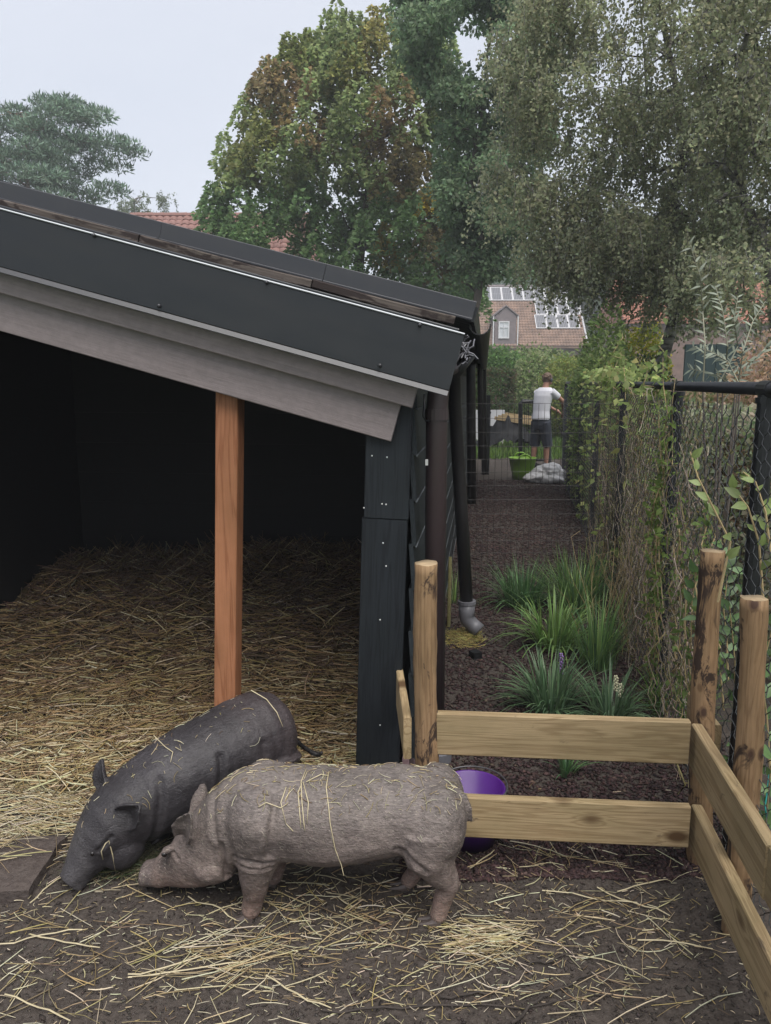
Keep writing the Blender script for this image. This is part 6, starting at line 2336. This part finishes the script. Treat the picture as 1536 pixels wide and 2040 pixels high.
# ------------------------------------------------------------------ houses
def tile_mesh(w, h, m, name='tile'):
    mb = MB(); n = 5
    top, bot = [], []
    for i in range(n + 1):
        t = i / n
        z = 0.045 * math.sin(math.pi * t * 1.0) + 0.01
        for y, lift in ((0, 0.025), (h * 1.08, 0.0)):
            top.append((t * w, y, z + lift))
    N_ = len(top)
    fs = []
    for i in range(n):
        a = i * 2; fs.append((a, a + 2, a + 3, a + 1))
    front = [(top[i * 2][0], top[i * 2][1], top[i * 2][2] - 0.03) for i in range(n + 1)]
    for i in range(n): fs.append((N_ + i, N_ + i + 1, (i + 1) * 2, i * 2))
    mb.add(top + front, fs)
    return mb.mesh(name, m, False), mb


def far_house():
    D0 = 67.0
    zl, zr = P(1060, 690, D0).z, P(1060, 572, D0 + 5.4).z
    xl, xr = 7.4, P(1162, 640, D0 + 2).x
    t = thing('tiled_house', ((xl + xr) / 2, D0 + 5, 0), 'brick house with brown tiled roof, solar panels and a stone dormer', 'house')
    mb = MB(); mb.box(((xl + xr) / 2, D0 + 5.5, zl / 2), (xr - xl - 0.5, 10, zl)); mb.build('wall', M_brick, t)
    run = 5.4
    sl = Vector((0, run, zr - zl)); L = sl.length; sd_ = sl.normalized()
    nr = Vector((1, 0, 0)).cross(sd_)
    mb = MB()
    e = Vector((xl, D0, zl)); ridge = Vector((xl, D0 + run, zr)); bk = Vector((xl, D0 + 2 * run, zl))
    W = Vector((xr - xl, 0, 0)); dn = Vector((0, 0, -0.15))
    mb.add([e, e + W, ridge + W, ridge, bk, bk + W, e + dn, e + W + dn, bk + dn, bk + W + dn],
           [(0, 1, 2, 3), (3, 2, 5, 4), (0, 6, 7, 1), (4, 5, 9, 8), (6, 8, 9, 7), (0, 3, 4, 8, 6), (1, 7, 9, 5, 2)])
    mb.build('roof', M_tile, t)
    # tiles: joined, too small to pick apart singly at this distance
    me, tm = tile_mesh(0.25, 0.33, M_tile)
    tv = np.array(tm.v); V, Fc = [], []
    nx, ny = int((xr - xl) / 0.25), int(L / 0.33)
    fq = np.array(tm.f)
    k = 0
    for j in range(ny):
        for i in range(nx):
            o = e + Vector((i * 0.25, 0, 0)) + sd_ * (j * 0.33) + nr * 0.02
            V.append(np.array(o) + tv[:, :1] * np.array([1, 0, 0]) + tv[:, 1:2] * np.array(sd_) + tv[:, 2:] * np.array(nr)); Fc.append(fq + k); k += len(tv)
    tag(np_mesh('tiles', np.concatenate(V), np.concatenate(Fc), M_tile, t), kind='stuff')
    mb = MB(); mb.tube([ridge + Vector((0, 0, 0.06)), ridge + W + Vector((0, 0, 0.06))], 0.14, 8); mb.build('ridge', M_stone, t)
    for xx in (xl, xr):
        mb = MB(); mb.tube([Vector((xx, D0 - 0.1, zl)), Vector((xx, D0 + run, zr + 0.05))], 0.07, 4); mb.build('verge', M_white, t)

    def on_roof(u, v):
        r = ray(u, v); o = Vector((0, 0, H)); k_ = (e - o).dot(nr) / r.dot(nr)
        return o + r * k_
    # solar panels
    def panel(u0, v0, u1, v1):
        a, b, c = on_roof(u0, v1), on_roof(u1, v1), on_roof(u0, v0)
        w, h = b.x - a.x, (c - a).length
        M = axes(a + nr * 0.14, Vector((1, 0, 0)), nr)
        f = MB()
        bw = 0.055
        for cx, cy, sx, sy in ((w / 2, bw / 2, w, bw), (w / 2, h - bw / 2, w, bw), (bw / 2, h / 2, bw, h - 2 * bw), (w - bw / 2, h / 2, bw, h - 2 * bw)): f.box((cx, cy, 0), (sx, sy, 0.06))
        fr = f.build('solar_panel', M_white, t, M)
        g_ = MB(); g_.box((0, 0, 0), (w - 2 * bw + 0.01, h - 2 * bw + 0.01, 0.03))
        g_.build('cells', M_solar, fr, M @ Matrix.Translation(Vector((w / 2, h / 2, 0.005))))
    for i in range(9): panel(958 + i * 21.4, 575, 958 + (i + 1) * 21.4 - 0.6, 601)
    for r_ in range(2):
        for i in range(4): panel(1068 + i * 22, 602.5 + r_ * 27.5, 1068 + (i + 1) * 22 - 0.6, 629 + r_ * 27.5)
    # dormer
    pa, pb = P(985, 690, D0 + 0.15), P(1027, 690, D0 + 0.15)
    ze, zt = P(985, 630, D0 + 0.15).z, P(1005, 612, D0 + 0.15).z
    x0, x1 = pa.x, pb.x; xm = (x0 + x1) / 2
    mb = MB()
    y0, y1 = D0 + 0.1, D0 + 3.9
    fr = [(x0, zl - 0.2), (x1, zl - 0.2), (x1, ze), (xm, zt), (x0, ze)]
    mb.add([Vector((x, y0, z)) for x, z in fr] + [Vector((x, y1, z)) for x, z in fr], [(4, 3, 2, 1, 0), (0, 1, 6, 5), (1, 2, 7, 6), (2, 3, 8, 7), (3, 4, 9, 8), (4, 0, 5, 9)])
    d = mb.build('dormer', M_stone, t)
    for s_, xx in ((-1, x0), (1, x1)):
        mb = MB(); aa = Vector((xm, y0 - 0.12, zt + 0.08)); bb = Vector((xx + s_ * 0.22, y0 - 0.12, ze - 0.05))
        off = Vector((0, 4.0, 0)); up_ = Vector((0, 0, 0.10))
        mb.add([aa, bb, bb + off, aa + off, aa + up_, bb + up_, bb + off + up_, aa + off + up_], [(0, 1, 2, 3), (7, 6, 5, 4), (0, 4, 5, 1), (1, 5, 6, 2), (2, 6, 7, 3), (3, 7, 4, 0)])
        mb.build('dormer_roof', M_stone, d)
        mb = MB(); mb.box((xx + s_ * 0.14, y0 - 0.05, (zl + ze) / 2), (0.09, 0.12, ze - zl)); mb.build('dormer_trim', M_white, d)
    wa, wb = P(994, 673, D0), P(1014, 641, D0)
    mb = MB()
    w_, h_ = wb.x - wa.x, wb.z - wa.z
    cx, cz = (wa.x + wb.x) / 2, (wa.z + wb.z) / 2
    for dx, dz, sx, sz in ((-w_ / 2, 0, 0.10, h_), (w_ / 2, 0, 0.10, h_), (0, h_ / 2, w_ + 0.1, 0.10), (0, -h_ / 2, w_ + 0.1, 0.10), (0, 0, 0.05, h_), (0, h_ * 0.15, w_, 0.05)):
        mb.box((cx + dx, y0 - 0.05, cz + dz), (sx, 0.08 + 0.004 * (abs(dx) + 3 * abs(dz)), sz))
    mb.build('window_frame', M_white, d)
    mb = MB(); mb.box((cx, y0 - 0.02, cz), (w_, 0.03, h_)); mb.build('window_pane', M_pane, d)


far_house()


def left_house():
    D0 = 27.0
    p = P(285, 432, D0 + 3.2); zr = p.z
    run, drop = 3.2, 2.9
    xl, xr = P(200, 432, D0).x, P(620, 432, D0).x
    zl = zr - drop
    t = thing('red_tiled_house', ((xl + xr) / 2, D0 + 3, 0), 'house with red pantile roof showing between the shed roof and the maple', 'house')
    mb = MB(); mb.box(((xl + xr) / 2, D0 + 3.2, zl / 2), (xr - xl - 0.4, 6, zl)); mb.build('wall', M_brick, t)
    mb = MB()
    e = Vector((xl, D0, zl)); rd = Vector((xl, D0 + run, zr)); bk = Vector((xl, D0 + 2 * run, zl)); W = Vector((xr - xl, 0, 0)); dn = Vector((0, 0, -0.15))
    mb.add([e, e + W, rd + W, rd, bk, bk + W, e + dn, e + W + dn, bk + dn, bk + W + dn],
           [(0, 1, 2, 3), (3, 2, 5, 4), (0, 6, 7, 1), (4, 5, 9, 8), (6, 8, 9, 7), (0, 3, 4, 8, 6), (1, 7, 9, 5, 2)])
    roof = mb.build('roof', M_tilered, t)
    sl = (rd - e); L = sl.length; sd_ = sl.normalized(); nr = Vector((1, 0, 0)).cross(sd_)
    me, tm = tile_mesh(0.25, 0.30, M_tilered)
    tw, thh = 0.25, 0.30
    nx, ny = int((xr - xl) / tw), int(L / thh)
    tv = np.array(tm.v); fq = np.array(tm.f); V, Fc, k = [], [], 0
    g = np.random.default_rng(2)
    for j in range(ny):
        for i in range(nx):
            o = e + Vector((i * tw, 0, 0)) + sd_ * (L - (j + 1) * thh) + nr * 0.02
            if j < 6 and 4 <= i <= 22:
                M = axes(o + nr * g.normal() * 0.004, Vector((1, 0, 0)), nr)
                link(bpy.data.objects.new('tile', me), roof, M)
            else:
                V.append(np.array(o) + tv[:, :1] * np.array([1, 0, 0]) + tv[:, 1:2] * np.array(sd_) + tv[:, 2:] * np.array(nr)); Fc.append(fq + k); k += len(tv)
    tag(np_mesh('tiles', np.concatenate(V), np.concatenate(Fc), M_tilered, roof, Matrix.Identity(4)), kind='stuff')
    n = int((xr - xl) / 0.42)
    rme = None
    for i in range(n):
        mb = MB(); mb.tube([(0, 0, 0), (0.43, 0, 0)], [0.10, 0.115], 8)
        if rme is None: rme = mb.mesh('ridge_tile', M_tilered, False)
        link(bpy.data.objects.new('ridge_tile', rme), roof, Matrix.Translation(rd + Vector((i * 0.42, 0, 0.05))))


left_house()


def right_house():
    D0 = 56.0
    zr, zm = P(1270, 560, D0 + 4).z, P(1270, 640, D0).z
    xl, xr = P(1245, 600, D0).x, P(1700, 600, D0).x
    t = thing('orange_roofed_house', ((xl + xr) / 2, D0 + 3, 0), 'house with orange tiled roof half hidden behind the birch', 'house')
    mb = MB(); mb.box(((xl + xr) / 2, D0 + 4, zm / 2), (xr - xl - 0.4, 7, zm)); mb.build('wall', M_brick, t)
    e = Vector((xl, D0, zm)); rd = Vector((xl, D0 + 4, zr)); bk = Vector((xl, D0 + 8, zm)); W = Vector((xr - xl, 0, 0)); dn = Vector((0, 0, -0.15))
    mb = MB()
    mb.add([e, e + W, rd + W, rd, bk, bk + W, e + dn, e + W + dn, bk + dn, bk + W + dn],
           [(0, 1, 2, 3), (3, 2, 5, 4), (0, 6, 7, 1), (4, 5, 9, 8), (6, 8, 9, 7), (0, 3, 4, 8, 6), (1, 7, 9, 5, 2)])
    mb.build('roof', M_tileor, t)
    sl = (rd - e); L = sl.length; sd_ = sl.normalized(); nr = Vector((1, 0, 0)).cross(sd_)
    me, tm = tile_mesh(0.25, 0.30, M_tileor); tv = np.array(tm.v); fq = np.array(tm.f); V, Fc, k = [], [], 0
    for j in range(int(L / 0.30)):
        for i in range(int((xr - xl) / 0.25)):
            o = e + Vector((i * 0.25, 0, 0)) + sd_ * (j * 0.30) + nr * 0.02
            V.append(np.array(o) + tv[:, :1] * np.array([1, 0, 0]) + tv[:, 1:2] * np.array(sd_) + tv[:, 2:] * np.array(nr)); Fc.append(fq + k); k += len(tv)
    tag(np_mesh('tiles', np.concatenate(V), np.concatenate(Fc), M_tileor, t), kind='stuff')
    # dark roof window strip
    a = P(1270, 600, D0 + 1.2)
    mb = MB(); mb.box((a.x + 1.2, D0 + 2.6, zm + (zr - zm) * 0.65 + 0.1), (3.6, 0.1, 1.6), None); mb.build('roof_window', M_solar, t)


right_house()

# ------------------------------------------------------------------ trees
AUT = [(600, 160, 40, (0.17, 0.085, 0.05)), (530, 180, 45, (0.15, 0.085, 0.05)), (570, 230, 35, (0.18, 0.10, 0.045)), (635, 270, 35, (0.17, 0.085, 0.05)), (780, 240, 45, (0.13, 0.055, 0.035)),
       (760, 300, 70, (0.12, 0.065, 0.035)), (820, 350, 60, (0.11, 0.065, 0.035)), (750, 70, 35, (0.17, 0.14, 0.04)), (700, 150, 50, (0.15, 0.15, 0.04)), (830, 170, 40, (0.14, 0.07, 0.045)), (720, 120, 30, (0.20, 0.14, 0.04)),
       (850, 410, 26, (0.45, 0.30, 0.03)), (770, 500, 30, (0.24, 0.17, 0.03)), (900, 500, 90, (0.085, 0.055, 0.035)), (950, 480, 40, (0.14, 0.065, 0.04)), (500, 290, 70, (0.12, 0.125, 0.035)), (590, 130, 60, (0.105, 0.13, 0.035))]


def gumcol(u, v, g):
    for (a, b, r, c) in AUT:
        if math.hypot(u - a, v - b) < r * g.uniform(0.55, 1.0): return (np.array(c) * 1.35 * 0.5 + np.array([0.145, 0.16, 0.07]) * 0.5) * g.uniform(0.95, 1.3)
    if v > 440 and u < 700: c = np.array([0.150, 0.235, 0.100])
    elif v > 380: c = np.array([0.140, 0.215, 0.095])
    else: c = np.array([0.185, 0.232, 0.100])
    return c * g.uniform(0.75, 1.25)


def build_trees():
    gum = [(412, 480), (420, 400), (432, 335), (440, 290), (475, 245), (505, 185), (545, 130), (585, 100), (628, 90), (655, 40), (684, 22), (706, 50), (730, 65), (750, 32), (772, 50), (800, 70), (840, 60), (885, 80), (908, 120),
           (930, 300), (955, 420), (968, 560), (960, 640), (700, 700), (450, 640)]
    D = 21.0
    bx = P(700, 600, D).x
    poly_tree('sweetgum_tree', 'broad green tree turning red and gold, behind the shed roof', 'tree', D, 2.3, gum, 780, 0.36, 115, 0.125, 0.10, gumcol,
              ((bx, D, -0.1), (bx + 0.3, D, P(690, 60, D).z), 0.22), M_bark, M_leaf, 'spire', 101, limb_r=0.05, holes=((655, 360, 26), (680, 395, 22)))
    oak = [(795, 5), (800, -120), (1000, -160), (1120, -120), (1090, 100), (1070, 300), (1060, 480), (1040, 560), (965, 545), (930, 440), (880, 400), (850, 320), (865, 230), (835, 160), (800, 80)]
    Do = 16.5
    bx = P(932, 600, Do).x
    poly_tree('oak_tree', 'dark green oak with lobed clumps between the sweetgum and the birch', 'tree', Do, 1.4, oak, 215, 0.38, 200, 0.11, 0.07,
              lambda u, v, g: np.array([0.140, 0.200, 0.115]) * g.uniform(0.75, 1.3), ((bx, Do, -0.1), (P(985, -60, Do).x, Do, P(980, -20, Do).z), 0.12), M_bark, M_leaf, 'ball', 102,
              holes=((922, 92, 55), (955, 140, 34), (985, 370, 22), (945, 405, 18)), limb_r=0.030, skirt=([(880, 370), (975, 370), (965, 585), (915, 585)], 26))
    # birch right: weeping foliage, two trees
    b1 = [(985, 340), (1000, 200), (1010, 60), (1010, -170), (1330, -170), (1480, -100), (1490, 250), (1470, 420), (1430, 600), (1330, 640), (1180, 575), (1060, 545), (1040, 470), (990, 420)]
    Db = 10.2
    bx = P(1346, 700, Db).x
    bcol = lambda u, v, g: (np.array([0.25, 0.265, 0.165]) if g.random() < 0.75 else np.array([0.205, 0.225, 0.145])) * g.uniform(0.8, 1.25)
    poly_tree('birch_tree', 'weeping birch with small olive leaves, dark trunk rising beyond the fence', 'tree', Db, 0.9, b1, 310, 0.38, 340, 0.047, 0.035, bcol,
              ((bx, Db, -0.1), (bx - 0.25, Db, P(1260, -150, Db).z), 0.11), M_birchbark, M_leaf, 'hang', 103, limb_r=0.026, skirt=([(1060, 400), (1480, 400), (1500, 600), (1380, 650), (1200, 590), (1070, 540)], 60),
              holes=((1235, 45, 42), (1110, 150, 30), (1000, 280, 28), (1030, 385, 34), (1205, 125, 26), (1320, 150, 28), (1120, 40, 22), (1090, 240, 22), (1290, 250, 22), (1180, 300, 18), (1275, 620, 36)))
    b2 = [(1330, -170), (1720, -170), (1720, 640), (1560, 650), (1440, 600), (1380, 560), (1370, 400), (1400, 200), (1360, 60)]
    Dc = 8.6
    tb = P(1600, 700, Dc)
    poly_tree('birch_tree', 'nearer leaning birch with pale trunk at the right edge', 'tree', Dc, 0.8, b2, 190, 0.38, 340, 0.045, 0.034, bcol,
              ((P(1640, 700, Dc).x, Dc, -0.1), (P(1400, -120, Dc).x, Dc, P(1400, -120, Dc).z), 0.10), M_birchbark, M_leaf, 'hang', 104, limb_r=0.026,
              holes=((1410, 285, 38), (1440, 120, 34), (1345, 60, 26), (1420, 60, 26), (1500, 200, 22), (1490, 420, 20)))
    pine = [(-190, 300), (-60, 235), (10, 225), (60, 200), (95, 188), (125, 192), (228, 212), (212, 236), (188, 248), (216, 268), (262, 290), (284, 314), (246, 338), (205, 345), (232, 375), (228, 420), (120, 520), (-190, 520)]
    Dp = 36
    bx = P(30, 450, Dp).x
    poly_tree('pine_tree', 'wide blue green scots pine above the left end of the shed roof', 'tree', Dp, 2.6, pine, 150, 0.62, 260, 0.24, 0.06,
              lambda u, v, g: np.array([0.125, 0.185, 0.130]) * g.uniform(0.75, 1.25), ((bx, Dp, -0.1), (bx + 0.8, Dp, P(60, 230, Dp).z), 0.3), M_pinebark, M_needle, 'flat', 105, limb_r=0.07,
              holes=((170, 325, 20), (205, 305, 15), (190, 258, 14), (150, 310, 14), (225, 330, 10)))
    wil = [(225, 470), (238, 400), (262, 380), (280, 378), (305, 392), (330, 388), (340, 405), (335, 440), (320, 560), (225, 560)]
    Dw = 50
    bx = P(280, 470, Dw).x
    poly_tree('willow_tree', 'small distant grey green drooping tree left of the red roof', 'tree', Dw, 1.5, wil, 60, 0.6, 160, 0.17, 0.06,
              lambda u, v, g: np.array([0.16, 0.19, 0.12]) * g.uniform(0.8, 1.2), ((bx, Dw, -0.1), (bx, Dw, P(280, 400, Dw).z), 0.2), M_bark, M_leaf, 'hang', 106)
    # woodland behind the tiled house, distance haze put in as lighter leaf colours
    g = np.random.default_rng(107)
    for i, (u, vt, D, w, c, lab) in enumerate(((930, 500, 95, 70, (0.055, 0.082, 0.055), 'dark rounded tree behind the sweetgum skirt'), (1000, 470, 110, 60, (0.085, 0.105, 0.085), 'hazy grey green tree over the solar panels'),
                                               (1060, 500, 90, 60, (0.06, 0.095, 0.05), 'green tree behind the solar panels'), (1130, 455, 84, 80, (0.055, 0.085, 0.04), 'tall green tree behind the right end of the tiled house'),
                                               (1230, 440, 80, 90, (0.06, 0.085, 0.04), 'broad green tree behind the birch crown'), (1350, 430, 80, 90, (0.06, 0.085, 0.04), 'green tree behind the orange roof'),
                                               (1460, 440, 80, 90, (0.065, 0.085, 0.04), 'rightmost green tree of the far row'), (860, 470, 88, 70, (0.05, 0.08, 0.04), 'green tree hidden low behind the sweetgum'))):
        po = [(u - w, 720), (u - w, vt + 60), (u - w * 0.5, vt + 15), (u, vt), (u + w * 0.6, vt + 18), (u + w, vt + 70), (u + w, 720)]
        bx = P(u, 600, D).x
        poly_tree('far_tree', lab, 'tree', D, 3.0, po, 75, 1.7, 120, 0.55, 0.4, lambda a, b, g2, c=c: 2.0 * np.array(c) * g2.uniform(0.75, 1.3),
                  ((bx, D, -0.1), (bx, D, P(u, vt + 30, D).z), 0.3), M_bark, M_leaf, 'ball', 200 + i, group='row of trees beyond the tiled house', limb_r=0.12)


build_trees()


# ------------------------------------------------------------------ thin damp air
def haze():
    mb = MB()
    mb.box((0, 320, 11.0), (860, 810, 24.6))
    o = mb.build('haze', None)
    m = bpy.data.materials.new('haze_air'); m.use_nodes = True
    nt = m.node_tree; nt.nodes.clear()
    out = nt.nodes.new('ShaderNodeOutputMaterial'); v = nt.nodes.new('ShaderNodeVolumePrincipled')
    v.inputs['Color'].default_value = (0.86, 0.89, 0.95, 1)
    v.inputs['Density'].default_value = 0.0022
    nt.links.new(v.outputs[0], out.inputs['Volume'])
    o.data.materials.append(m)
    tag(o, kind='stuff')


haze()
